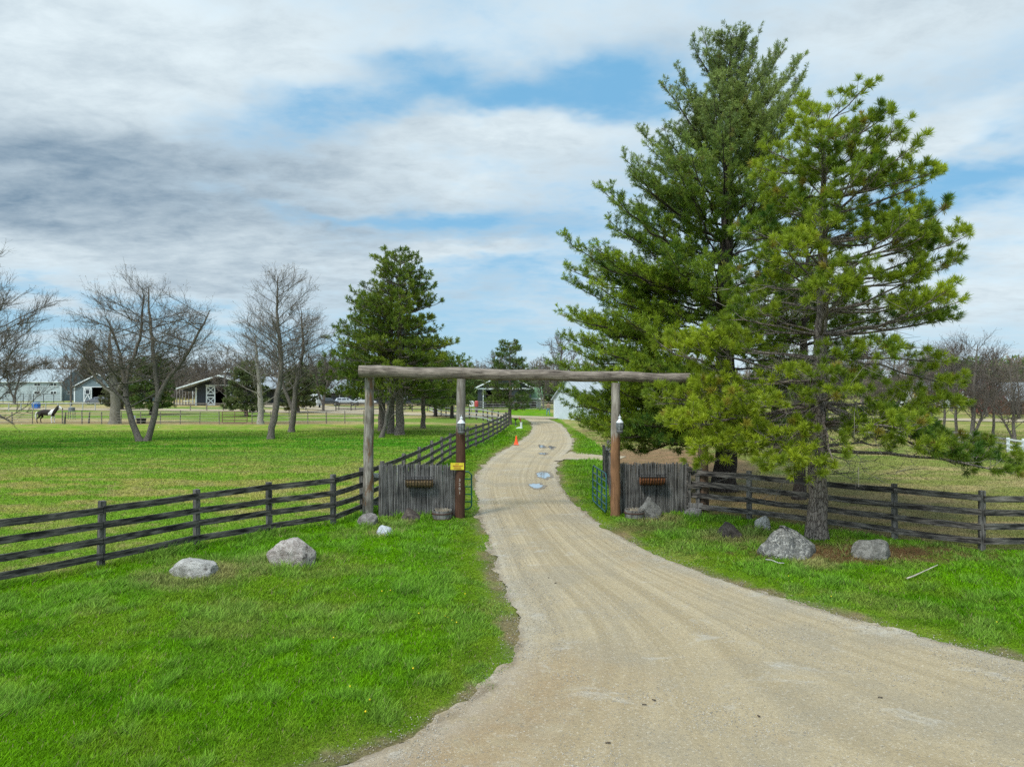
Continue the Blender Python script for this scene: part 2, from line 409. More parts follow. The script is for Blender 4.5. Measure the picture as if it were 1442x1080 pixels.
def rock_dist(x, y):
    d = np.full(np.shape(x), 1e9)
    for px, py, w, h, s, l in ROCKS:
        gx, gy = gp(px, py); r = w/2*gy/F_PX; d = np.minimum(d, np.hypot(x-gx, y-gy-r*.5) - r)
    return d
PINE_RED = gp(1150, 760); PINE_BACK = (10.0, 24.6); PINE_WHITE = (8.0, 26.6)

def zones(x, y):
    """colour (linear), blade cover 0..1, blade length factor"""
    x = np.asarray(x, float); y = np.asarray(y, float)
    n1 = fbm(x*.9, y*.9, 1, 4); n2 = fbm(x*.22, y*.22, 21, 3); n3 = fbm(x*3.5, y*3.5, 41, 3); n4 = fbm(x*.35, y*1.2, 61, 4)
    L = in_left(x, y); Rr = in_right(x, y)
    rd = road_dist(x, y)
    def mixc(a, b, t): return a*(1-t[..., None]) + np.asarray(b)*t[..., None]
    lush = np.array([.135, .315, .003]); pale = np.array([.25, .40, .035]); straw = np.array([.36, .30, .135]); yel = np.array([.20, .30, .022]); tan = np.array([.40, .31, .17])
    dirt = np.array([.23, .175, .11]); litter = np.array([.20, .125, .070]); deep = np.array([.082, .235, .003])
    c = np.zeros(x.shape + (3,)) + lush
    c = mixc(c, deep, sstep(n1, .5, .72)*.75); c = mixc(c, pale, sstep(n3*.5+n1*.5, .55, .70)*.65*sstep(n2, .35, .6)); c = mixc(c, yel, sstep(fbm(x*.5+9, y*.5, 81, 3), .5, .68)*.55)
    cover = np.ones(x.shape); length = np.ones(x.shape)*(.75 + .6*n1)
    # worn, thin turf next to the gravel
    e = (1-sstep(rd, .15, 1.0 + 1.0*n2)); c = mixc(c, yel*.75, e*.7)
    e2 = (1-sstep(rd - .55*(n3-.35) - .25*(n2-.5), .0, .26))*sstep(fbm(x*.6, y*.6, 141, 3), .38, .56); c = mixc(c, dirt, e2*.85); cover = cover*(1-.8*e2); length = length*(1-.5*e)
    # straw spots by the rocks
    k = (1-sstep(rock_dist(x, y), .1, 1.1))*sstep(n1, .45, .62); k = np.maximum(k, sstep(fbm(x*.8+3, y*.8, 91, 3), .62, .72)*(y > 11)*.3); c = mixc(c, straw, k*.75)
    c = mixc(c, np.array([.12, .24, .03]), sstep(fbm(x*1.3, y*.7+40, 131, 4), .55, .66)*.35)
    # left field
    fl = sstep(n4*.55+n1*.45, .42, .62)*(.35+.65*np.exp(-((y-27)/13)**2) + .45*np.exp(-((y-70)/10)**2)); fl = np.clip((fl*1.15+.12)*(.40+.60*sstep(y, 19, 27)), 0, .92)
    cl = mixc(np.zeros(x.shape+(3,))+np.array([.165, .33, .020]), np.array([.41, .38, .10]), fl)
    cl = mixc(cl, straw, sstep(n3*.6+n4*.4, .53, .66)*.6)
    g2 = sstep(n4, .47, .56)*np.exp(-((y-48)/13)**2); cl = mixc(cl, np.array([.085, .27, .012]), np.clip(g2*.8+.2*np.exp(-((y-50)/12)**2), 0, 1))
    c = np.where(L[..., None], cl, c); length = np.where(L, .8, length)
    # beyond the wire fence: paddock of straw, earth and bands of green
    far = sstep(y + 3*(n1-.5), 70.5, 74.5)*L
    pd = mixc(np.zeros(x.shape+(3,))+np.array([.42, .36, .17]), np.array([.17, .27, .045]), sstep(fbm(x*.05, y*.16, 101, 3), .46, .56))
    pd = mixc(pd, tan*.95, sstep(fbm(x*.04+5, y*.11, 111, 3), .54, .62)*.8)
    pd = mixc(pd, np.array([.23, .15, .10]), np.exp(-((y-76)/2.2)**2)*.8*sstep(-x, 14, 22)); c = mixc(c, pd, far)
    # right field
    cr = mixc(np.zeros(x.shape+(3,))+np.array([.27, .31, .075]), np.array([.44, .38, .17]), sstep(n4*.6+n2*.4, .42, .58)*.95)
    cr = mixc(cr, np.array([.17, .29, .035]), sstep(n1, .55, .68)*.6*sstep(y, 26, 42))
    fr = np.clip(1.15-sstep(np.hypot((x-9.5)/8.5, (y-24.5)/7.5), .35, 1.15), 0, 1); cr = mixc(cr, np.array([.17, .115, .075]), np.clip(fr+.4*sstep(n3, .5, .65)*fr, 0, 1)*.66)
    mu = 1-sstep(np.hypot((x-8.6)/4.2, (y-37.5)/8.5), .75, 1.0); cr = mixc(cr, np.array([.27, .17, .10]), mu*.9)
    cover = np.where(Rr, np.clip(1-.6*fr-.9*mu, 0.08, 1)*.75, cover); length = np.where(Rr, .65, length)
    c = np.where(Rr[..., None], cr, c)
    # rusty needle litter before the pine
    q = np.hypot((x-8.3)/3.6, (y-16.7)/1.15); li = (1-sstep(q + .9*(n3-.5), .45, 1.0))*(~Rr); c = mixc(c, litter, li*.85); cover = cover*(1-.85*li)
    sh = (1-sstep(np.hypot((x-PINE_RED[0]), (y-PINE_RED[1])*1.0), .2, .7)); cover = cover*(1-.6*sh)
    # around the right gate pole, worn brown
    q = np.hypot((x-3.6)/1.6, (y-19.6)/1.3); li = (1-sstep(q+.8*(n3-.5), .3, 1.1))*(~Rr); c = mixc(c, np.array([.20, .15, .08]), li*.6); cover = cover*(1-.4*li)
    c = c*(.85+.3*n3[..., None])
    return c, cover, length, rd

def height(x, y):
    x = np.asarray(x, float); y = np.asarray(y, float)
    return (fbm(x*.12, y*.12, 201, 2)-.5)*.10*sstep(np.hypot(x, y), 8, 30)

# ---------------------------------------------------------------- ground sheet (rings around the camera, finer in front)
def make_ground():
    rad = [.0]; r = 2.0
    while r < 4200: rad.append(r); r *= 1.0 + (.011 if r < 90 else .03 if r < 400 else .12)
    th = np.r_[np.arange(-46, 46, .22), np.arange(46, 314, 3.0)]; th = np.radians(np.sort(th))
    A, B = np.meshgrid(np.array(rad[1:]), th, indexing='ij'); X = A*np.sin(B); Y = A*np.cos(B)
    c, cover, ln, rd = zones(X.ravel(), Y.ravel())
    X = X.ravel(); Y = Y.ravel()
    Z = height(X, Y) - .035*(rd < -.12) + .03*sstep(rd, 0, .6)*(Y < 70)
    nr, nt = A.shape; V = np.c_[X, Y, Z]; V = np.vstack([V, [[0, 0, -.04]]])
    c = c*(.93 if False else 1.0); c = np.vstack([c, c[:1]])
    i = np.arange(nr-1)[:, None]*nt; j = np.arange(nt)[None, :]; jn = (j+1) % nt
    q = np.stack([i+j, i+jn, i+nt+jn, i+nt+j], -1).reshape(-1, 4)[:, ::-1]
    j = np.arange(nt); t = np.c_[j, np.full(nt, nr*nt), (j+1) % nt][:, ::-1]
    m, g, b, o = mat_new('turf_and_soil')
    at = g.node('ShaderNodeAttribute', attribute_name='Col'); geo = g.node('ShaderNodeNewGeometry')
    n = g.noise(geo.outputs['Position'], 22, 6, .7); n2 = g.noise(geo.outputs['Position'], 1.1, 6, .65)
    n3 = g.noise(g.scale(geo.outputs['Position'], (1, 2.2, 1)), 5.0, 5, .7)
    c1 = g.mix(g.ramp(n, .30, .72), g.mix(1.0, at.outputs[0], (.55, .50, .50), 'MULTIPLY'), g.mix(1.0, at.outputs[0], (1.25, 1.2, 1.1), 'MULTIPLY'))
    c1 = g.mix(g.ramp(n2, .35, .70), g.mix(1.0, c1, (.78, .86, .8), 'MULTIPLY'), g.mix(1.0, c1, (1.15, 1.08, 1.1), 'MULTIPLY'))
    c1 = g.mix(g.m('MULTIPLY', g.ramp(n3, .55, .75), .45), c1, g.mix(1.0, c1, (1.8, 1.45, 1.6), 'MULTIPLY'))
    g.put(b.inputs['Base Color'], c1); b.inputs['Roughness'].default_value = .95; b.inputs['Specular IOR Level'].default_value = .08
    bump(g, b, g.m('ADD', n, n3), .9, .05)
    o = np_mesh('ground', V, [q, t], m, col=c, smooth=True); tag(o, kind='structure')
make_ground()

# ---------------------------------------------------------------- gravel drive
def gravel_mat(name, pale=1.0):
    m, g, b, o = mat_new(name)
    uvn = g.node('ShaderNodeUVMap', uv_map='UVMap'); geo = g.node('ShaderNodeNewGeometry'); P = geo.outputs['Position']
    sp = g.node('ShaderNodeSeparateXYZ'); g.put(sp.inputs[0], uvn.outputs[0]); U, V = sp.outputs[0], sp.outputs[1]
    at = g.node('ShaderNodeAttribute', attribute_name='Col'); ac = g.node('ShaderNodeSeparateColor'); g.put(ac.inputs[0], at.outputs[0])
    edge = ac.outputs[0]                                    # metres to the verge / 2
    streak = g.noise(g.xyz(g.m('MULTIPLY', U, 26), g.m('MULTIPLY', V, .035), 0), 1.0, 6, .62, .05)
    fade = ac.outputs[1]; streak = g.m('ADD', g.m('MULTIPLY', g.m('SUBTRACT', streak, .5), fade), .5)
    streak2 = g.noise(g.xyz(g.m('MULTIPLY', U, 60), g.m('MULTIPLY', V, .06), 3), 1.0, 4, .6, .05)
    big = g.noise(P, .55, 5, .6, .4); mid = g.noise(P, 3.0, 6, .7); fine = g.noise(P, 70, 4, .7); grit = g.noise(P, 26, 5, .75)
    c = g.mix(g.ramp(streak, .34, .66), (.325, .256, .155), (.445, .360, .230))
    c = g.mix(g.m('MULTIPLY', g.m('MULTIPLY', g.ramp(streak2, .45, .7), .40), fade), c, (.55, .465, .33))
    c = g.mix(g.m('MULTIPLY', g.ramp(big, .44, .64), .60), c, (.305, .262, .192))
    c = g.mix(g.m('MULTIPLY', g.ramp(g.noise(P, .9, 5, .6), .55, .72), .55), c, (.40, .30, .175))
    c = g.mix(g.m('MULTIPLY', ac.outputs[2], g.ramp(mid, .25, .6)), c, (.33, .235, .135))
    loose = g.m('MULTIPLY', g.m('SUBTRACT', 1.0, g.ramp(edge, .04, .34)), g.ramp(mid, .30, .60))
    c = g.mix(g.m('MULTIPLY', loose, .42), c, (.44, .41, .35))
    c = g.mix(g.m('MULTIPLY', g.m('MULTIPLY', g.m('SUBTRACT', 1.0, g.ramp(edge, .0, .10)), g.ramp(g.noise(P, 2.0, 4, .6), .35, .6)), .75), c, (.20, .155, .105))
    patch = g.ramp(g.noise(g.scale(P, (1, 1.6, 1)), .8, 6, .7, .5), .56, .68)
    c = g.mix(g.m('MULTIPLY', patch, .45), c, (.48, .455, .405))
    spk = g.node('ShaderNodeTexVoronoi'); g.put(spk.inputs['Vector'], P); spk.inputs['Scale'].default_value = 48
    sv = g.node('ShaderNodeSeparateColor'); g.put(sv.inputs[0], spk.outputs['Color'])
    c = g.mix(g.m('MULTIPLY', g.ramp(sv.outputs[0], .09, .0), .55), c, (.22, .205, .18)); c = g.mix(g.m('MULTIPLY', g.ramp(sv.outputs[0], .91, .98), .28), c, (.66, .61, .53))
    c = g.mix(1.0, c, g.mix(g.ramp(g.m('ADD', g.m('MULTIPLY', fine, .5), g.m('MULTIPLY', grit, .5)), .35, .65), (.80, .79, .77), (1.16, 1.16, 1.15)), 'MULTIPLY')
    g.put(b.inputs['Base Color'], c); b.inputs['Roughness'].default_value = .93; b.inputs['Specular IOR Level'].default_value = .12
    bump(g, b, g.m('ADD', g.m('ADD', grit, fine), g.m('MULTIPLY', streak, 2.0)), .6, .03)
    return m
M_GRAVEL = gravel_mat('gravel')
ROAD_Z = .014
def make_road():
    n = 1500; l = resample(LE, n*3); r = resample(RE, n*3)
    # pair the edges by matching parameter: cut both into the same share of their index
    nl = len(LE); t = np.linspace(0, 1, n)**1.0
    def at_idx(L, t): k = t*(len(L)-1); i = np.minimum(k.astype(int), len(L)-2); f = (k-i)[:, None]; return L[i]*(1-f)+L[i+1]*f
    l = at_idx(LE, t); r = at_idx(RE, t)
    tl = np.gradient(l, axis=0); nlm = np.c_[-tl[:, 1], tl[:, 0]]/np.hypot(*tl.T)[:, None]
    tr = np.gradient(r, axis=0); nrm = np.c_[-tr[:, 1], tr[:, 0]]/np.hypot(*tr.T)[:, None]
    s = np.r_[0, np.cumsum(np.hypot(*np.diff((l+r)/2, axis=0).T))]
    sl = np.r_[0, np.cumsum(np.hypot(*tl.T))[:-1]]; sr = np.r_[0, np.cumsum(np.hypot(*tr.T))[:-1]]
    jl = (fbm(sl*.9, sl*0, 301, 4)-.5)*.36 + (fbm(sl*3.5, sl*0, 305, 3)-.5)*.20; jr = (fbm(sr*.9, sr*0, 311, 4)-.5)*.36 + (fbm(sr*3.5, sr*0, 315, 3)-.5)*.20
    def sm(a): 
        k = np.ones(41)/41; b = np.stack([np.convolve(np.pad(a[:, i], 20, 'edge'), k, 'valid') for i in (0, 1)], 1); return b/np.linalg.norm(b, axis=1)[:, None]
    nlm = sm(nlm); nrm = sm(nrm)
    m = 54; u = np.linspace(0, 1, m)**1.0; u = .5-.5*np.cos(np.pi*u)*(.6+.4*np.cos(np.pi*u)**2); G = l[:, None, :]*(1-u)[None, :, None] + r[:, None, :]*u[None, :, None]
    wl = np.clip(1-u/.05, 0, 1); wr = np.clip(1-(1-u)/.05, 0, 1)
    G = G + (nlm*jl[:, None])[:, None, :]*wl[None, :, None] + (nrm*jr[:, None])[:, None, :]*wr[None, :, None]
    X = G[..., 0].ravel(); Y = G[..., 1].ravel()
    d = np.abs(road_dist(X, Y)); rut = (fbm(np.tile(u, n)*11, np.repeat(s, m)*.05, 331, 3)-.5)*.010
    Z = height(X, Y) + ROAD_Z + rut*sstep(d, .1, .8) - .012*(d < .05)
    V = np.c_[X, Y, Z]; i = np.arange(n-1)[:, None]*m; j = np.arange(m-1)[None, :]
    q = np.stack([i+j, i+m+j, i+m+j+1, i+j+1], -1).reshape(-1, 4)
    uv = np.c_[np.tile(u, n), np.repeat(s, m)]
    # the road crossing below the picture
    w = len(V); V = np.vstack([V, [[-60, -12, ROAD_Z], [70, -12, ROAD_Z]]]); a = (n-1)*m; uv = np.vstack([uv, [[0, s[-1]+14], [1, s[-1]+14]]])
    fan = [(a+k, w if k < m//2 else w+1, a+k+1) for k in range(m-1)]; fan.append((a+m//2, w, w+1))
    col = np.c_[np.r_[np.clip(d/2, 0, 1), 1, 1], np.r_[.35+.5*sstep(Y, 8, 17), 0, 0], np.r_[np.exp(-(dist_line(X, Y, LE)/1.5)**2)*(1-sstep(Y, 9.5, 11.5)), 0, 0]]
    o = np_mesh('gravel_road', V, [q, np.array(fan)], M_GRAVEL, col=col, uv=uv, smooth=True); tag(o, kind='structure')
    me = o.data
    return l, r
make_road()
def strip(name, line, w, z, mat, jit=.15):
    L = smooth_line(line, 0, 3); L = resample(L, 80); t = np.gradient(L, axis=0); nn = np.c_[-t[:, 1], t[:, 0]]/np.hypot(*t.T)[:, None]
    s = np.r_[0, np.cumsum(np.hypot(*np.diff(L, axis=0).T))]
    w = np.interp(s, np.linspace(0, s[-1], len(w)), w) if hasattr(w, '__len__') else np.full(len(s), w)
    m = 6; rows = []
    for k in range(m):
        f = k/(m-1)-.5; rows.append(L + nn*((f*w) + (fbm(s*1.3, s*0+k, 401+k, 3)-.5)*jit*(abs(f) == .5))[:, None])
    G = np.stack(rows, 1); X = G[..., 0].ravel(); Y = G[..., 1].ravel(); V = np.c_[X, Y, height(X, Y)+z]
    i = np.arange(len(L)-1)[:, None]*m; j = np.arange(m-1)[None, :]; q = np.stack([i+j, i+j+1, i+m+j+1, i+m+j], -1).reshape(-1, 4)
    col = np.zeros((len(V), 3)); col[:, 0] = np.tile(np.r_[0, .15, .3, .3, .15, 0], len(L)); col[:, 1] = 1; uv = np.c_[np.tile(np.linspace(0, 1, m), len(L)), np.repeat(s, m)]
    o = np_mesh(name, V, q, mat, col=col, uv=uv, smooth=True); tag(o, kind='structure'); return o
# side path to the paddock gate, and the farmyard drive beyond the bend
strip('path', PATH, [5.5, 3.2, 2.9, 2.9], .05, M_GRAVEL)
strip('farm_drive', [(6.0, 86.5), (1.0, 88.6), (-4, 93), (-14, 99), (-30, 108), (-60, 117), (-100, 122)], [5, 7.5, 8, 8, 10, 9, 9], .06, M_GRAVEL, .6)
strip('farm_track', [(-20, 105), (-34, 128), (-60, 150), (-92, 158), (-140, 160)], [9, 11, 14, 12, 12], .085, M_GRAVEL, .8)
strip('access_road', [(14, 96), (30, 90), (50, 82), (76, 74), (120, 64)], [6, 6, 6, 7, 7], .07, M_GRAVEL, .4)

# ---------------------------------------------------------------- puddles
M_WET = plain('wet_gravel', (.22, .175, .12), .55, var=.2, scale=3)
mp, g, b, o = mat_new('puddle_water'); b.inputs['Base Color'].default_value = (.09, .08, .06, 1); b.inputs['Roughness'].default_value = .03; b.inputs['Specular IOR Level'].default_value = 1.0; b.inputs['IOR'].default_value = 1.6
b.inputs['Metallic'].default_value = 0.8; b.inputs['Base Color'].default_value = (.66, .66, .65, 1)
for k, (px, py, w, h) in enumerate([(763, 629.3, 11, 3.6), (776, 630.2, 9, 3.6), (765, 639.3, 14, 2.0), (765, 670, 24, 7), (755.5, 685, 22, 6)]):
    cx, cy = gp(px, py); s = cy/F_PX; rx = w/2*s*.85; ry = h/2*cy*cy/(F_PX*CAM_H)
    if h > 3: pass
    n = 64; a = np.linspace(0, 2*np.pi, n, endpoint=False); rr = .45 + 1.1*fbm(np.cos(a)*2.2+k*7, np.sin(a)*2.2, 501, 4)
    V = np.c_[cx+rx*rr*np.cos(a), cy+ry*rr*np.sin(a), np.full(n, float(height(cx, cy))+ROAD_Z+.012)]
    W = V.copy(); W[:, 0] = cx+(V[:, 0]-cx)*1.35+.05; W[:, 1] = cy+(V[:, 1]-cy)*1.5; W[:, 2] -= .005
    o = np_mesh('wet_gravel', W, np.arange(n)[None, :], M_WET); tag(o, kind='structure')
    o = np_mesh('puddle', V, np.arange(n)[None, :], mp); tag(o, kind='structure')

# ---------------------------------------------------------------- grass blades, gravel stones, needle litter (uncountable)
def blades():
    Ntry = 1150000
    r = np.exp(rng.uniform(np.log(6.8), np.log(62), Ntry)); x = r*rng.uniform(-.80, .80, Ntry); y = r
    c, cover, ln, rd = zones(x, y)
    rdn = rd + (vnoise(x*3.3, y*3.3, 77)-.5)*.38 + (vnoise(x*12, y*12, 78)-.5)*.16 + .05
    creep = (rd > -.30) & (vnoise(x*4, y*4, 79) > .66) & (rng.random(Ntry) < .35)
    keep = ((rdn > .0) | creep) & (dist_line(x, y, PATH) > 1.35+.3*(vnoise(x*3, y*3, 80)-.5)) & (rng.random(Ntry) < cover*np.where(in_left(x, y), .75, 1)*(1-.0*r)) & (rock_dist(x, y) > -.05)
    for cxp, cyp, rr in ((3.66, 21.0, .35), (-2.05, 21.0, .35)): keep &= np.hypot(x-cxp, y-cyp) > rr
    x = x[keep]; y = y[keep]; c = c[keep]; ln = ln[keep]; rd = rd[keep]; n = len(x); r = y
    z = height(x, y) + .03*sstep(rd, 0, .6) - .01
    tuft = sstep(fbm(x*1.5, y*1.9, 71, 3)*.7+.3*vnoise(x*5, y*5, 72), .52, .66)*(~in_left(x, y))*(~in_right(x, y))
    edge = 1-sstep(rd, .05, .7)
    h = (.022 + .040*rng.random(n))*ln*(1+1.1*tuft)*(1-.45*edge)*(1+r/60)
    fl = dist_line(x, y, FENCE_L[:12]); h = h*(1+.8*(fl < .25)); rk = rock_dist(x, y); h = h*(1+.7*((rk < .25) & (rk > -.1)))
    w = (.0018 + .00072*r)*(.7+.6*rng.random(n))
    a = rng.uniform(0, 2*np.pi, n); lean = rng.uniform(.15, 1.5, n); wind = .40
    dx = np.cos(a)*lean*h + wind*h*.45; dy = np.sin(a)*lean*h + .15*h
    wa = rng.uniform(-.9, .9, n); wx = np.cos(wa)*w; wy = np.sin(wa)*w
    V = np.empty((n, 3, 3), np.float32)
    V[:, 0] = np.c_[x-wx, y-wy, z]; V[:, 1] = np.c_[x+wx, y+wy, z]; V[:, 2] = np.c_[x+dx, y+dy, z+h]
    v = rng.random(n)[:, None]; br = .50+1.05*rng.random(n)[:, None]**1.5
    c = c*br; st = rng.random(n) < .03 + .05*edge; c[st] = np.array([.34, .29, .14])*rng.uniform(.6, 1.1, (st.sum(), 1))
    c = c*(1-.40*tuft[:, None]) + .40*tuft[:, None]*np.array([.24, .43, .07])*br
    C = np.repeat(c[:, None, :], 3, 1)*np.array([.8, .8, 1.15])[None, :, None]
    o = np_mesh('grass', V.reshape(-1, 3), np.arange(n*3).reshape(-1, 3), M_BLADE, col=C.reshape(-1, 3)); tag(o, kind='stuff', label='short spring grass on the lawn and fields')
blades()
def stones():
    n = 190000; r = np.exp(rng.uniform(np.log(6.6), np.log(34), n)); x = r*rng.uniform(-.45, .82, n); y = r
    rd = road_dist(x, y); big = fbm(x*1.2, y*1.2, 601, 3)
    p = np.where(rd < 0, .03+.8*sstep(rd, -.75, -.12)*(big > .48)+.5*sstep(big, .57, .68), np.exp(-np.clip(rd, 0, 9)/.22)*.5)
    p = np.maximum(p, .95*(rd < 0)*(rd > -1.3)*(x < .6+.12*y)*(y > 10.2)*(y < 26)*(dist_line(x, y, LE) < .75+.5*(big-.5))*(big > .35))
    k = rng.random(n) < p; x = x[k]; y = y[k]; rd = rd[k]; n = len(x)
    s = (.0045+.00012*y)*(1+1.3*rng.random(n)**3); z = height(x, y)+ROAD_Z+s*.2
    base = np.array([[1, 0, 0], [0, 1, 0], [-1, 0, 0], [0, -1, 0], [0, 0, .8], [0, 0, -.8]])
    V = base[None]*s[:, None, None]*(.6+.8*rng.random((n, 6, 1))); a = rng.uniform(0, 6.28, n); ca, sa = np.cos(a)[:, None], np.sin(a)[:, None]
    X = V[..., 0]*ca-V[..., 1]*sa; Yv = V[..., 0]*sa+V[..., 1]*ca
    V = np.stack([X+x[:, None], Yv+y[:, None], V[..., 2]+z[:, None]], -1)
    f = np.array([[0, 1, 4], [1, 2, 4], [2, 3, 4], [3, 0, 4], [1, 0, 5], [2, 1, 5], [3, 2, 5], [0, 3, 5]])
    F = (f[None]+np.arange(n)[:, None, None]*6).reshape(-1, 3)
    t = rng.random(n)[:, None]; c = np.array([.20, .18, .145])*(1-t)+np.array([.47, .425, .35])*t
    o = np_mesh('loose_gravel', V.reshape(-1, 3), F, leafy('gravel_stones', 0.0, .85, .15), col=np.repeat(c, 6, 0)); tag(o, kind='stuff', label='loose pale gravel stones along the edges of the drive')
stones()
def litter():
    n = 9000; q = rng.normal(0, 1, (n, 2))*np.array([1.5, .5])+np.array([8.3, 16.75]); q2 = rng.normal(0, 1, (5000, 2))*np.array([3.5, 2.2])+np.array([8.5, 23]); q = np.vstack([q, q2])
    rdv = rock_dist(q[:, 0], q[:, 1]); q = q[rdv > 0]; n = len(q); a = rng.uniform(0, 6.28, n); L = rng.uniform(.03, .09, n); w = .004+.004*rng.random(n)
    z = height(q[:, 0], q[:, 1])+.035+rng.random(n)*.02
    V = np.empty((n, 3, 3)); V[:, 0] = np.c_[q[:, 0]-np.sin(a)*w, q[:, 1]+np.cos(a)*w, z]; V[:, 1] = np.c_[q[:, 0]+np.sin(a)*w, q[:, 1]-np.cos(a)*w, z]; V[:, 2] = np.c_[q[:, 0]+np.cos(a)*L, q[:, 1]+np.sin(a)*L, z+rng.normal(0, .012, n)]
    c = np.array([.24, .12, .06])*rng.uniform(.5, 1.4, (n, 1))
    o = np_mesh('needle_litter', V.reshape(-1, 3), np.arange(3*n).reshape(-1, 3), M_BLADE, col=np.repeat(c, 3, 0)); tag(o, kind='stuff', label='rusty fallen pine needles under the pines')
litter()
# ---------------------------------------------------------------- trees
def V3(*a): return np.array(a, float)
def unit(v): return v/(np.linalg.norm(v)+1e-9)
def prisms(S, sides=3):
    """S: (n,8) rows p0 p1 r0 r1 -> vertices and quads of open tapered sticks"""
    S = np.asarray(S, float); n = len(S); d = S[:, 3:6]-S[:, :3]; d /= np.linalg.norm(d, axis=1)[:, None]+1e-9
    ref = np.where(np.abs(d[:, 2:3]) > .9, [[1., .1, 0]], [[.1, .05, 1.]]); X = np.cross(d, ref); X /= np.linalg.norm(X, axis=1)[:, None]; Y = np.cross(d, X)
    a = 2*np.pi*np.arange(sides)/sides; ring = X[:, None]*np.cos(a)[None, :, None]+Y[:, None]*np.sin(a)[None, :, None]
    V = np.concatenate([S[:, None, :3]+ring*S[:, 6][:, None, None], S[:, None, 3:6]+ring*S[:, 7][:, None, None]], 1)
    k = np.arange(sides); f = np.c_[k, (k+1) % sides, (k+1) % sides+sides, k+sides]
    F = (f[None]+np.arange(n)[:, None, None]*2*sides).reshape(-1, 4)
    return V.reshape(-1, 3), F
def bez(a, c, b, n):
    t = np.linspace(0, 1, n)[:, None]; return a*(1-t)**2+2*c*t*(1-t)+b*t*t

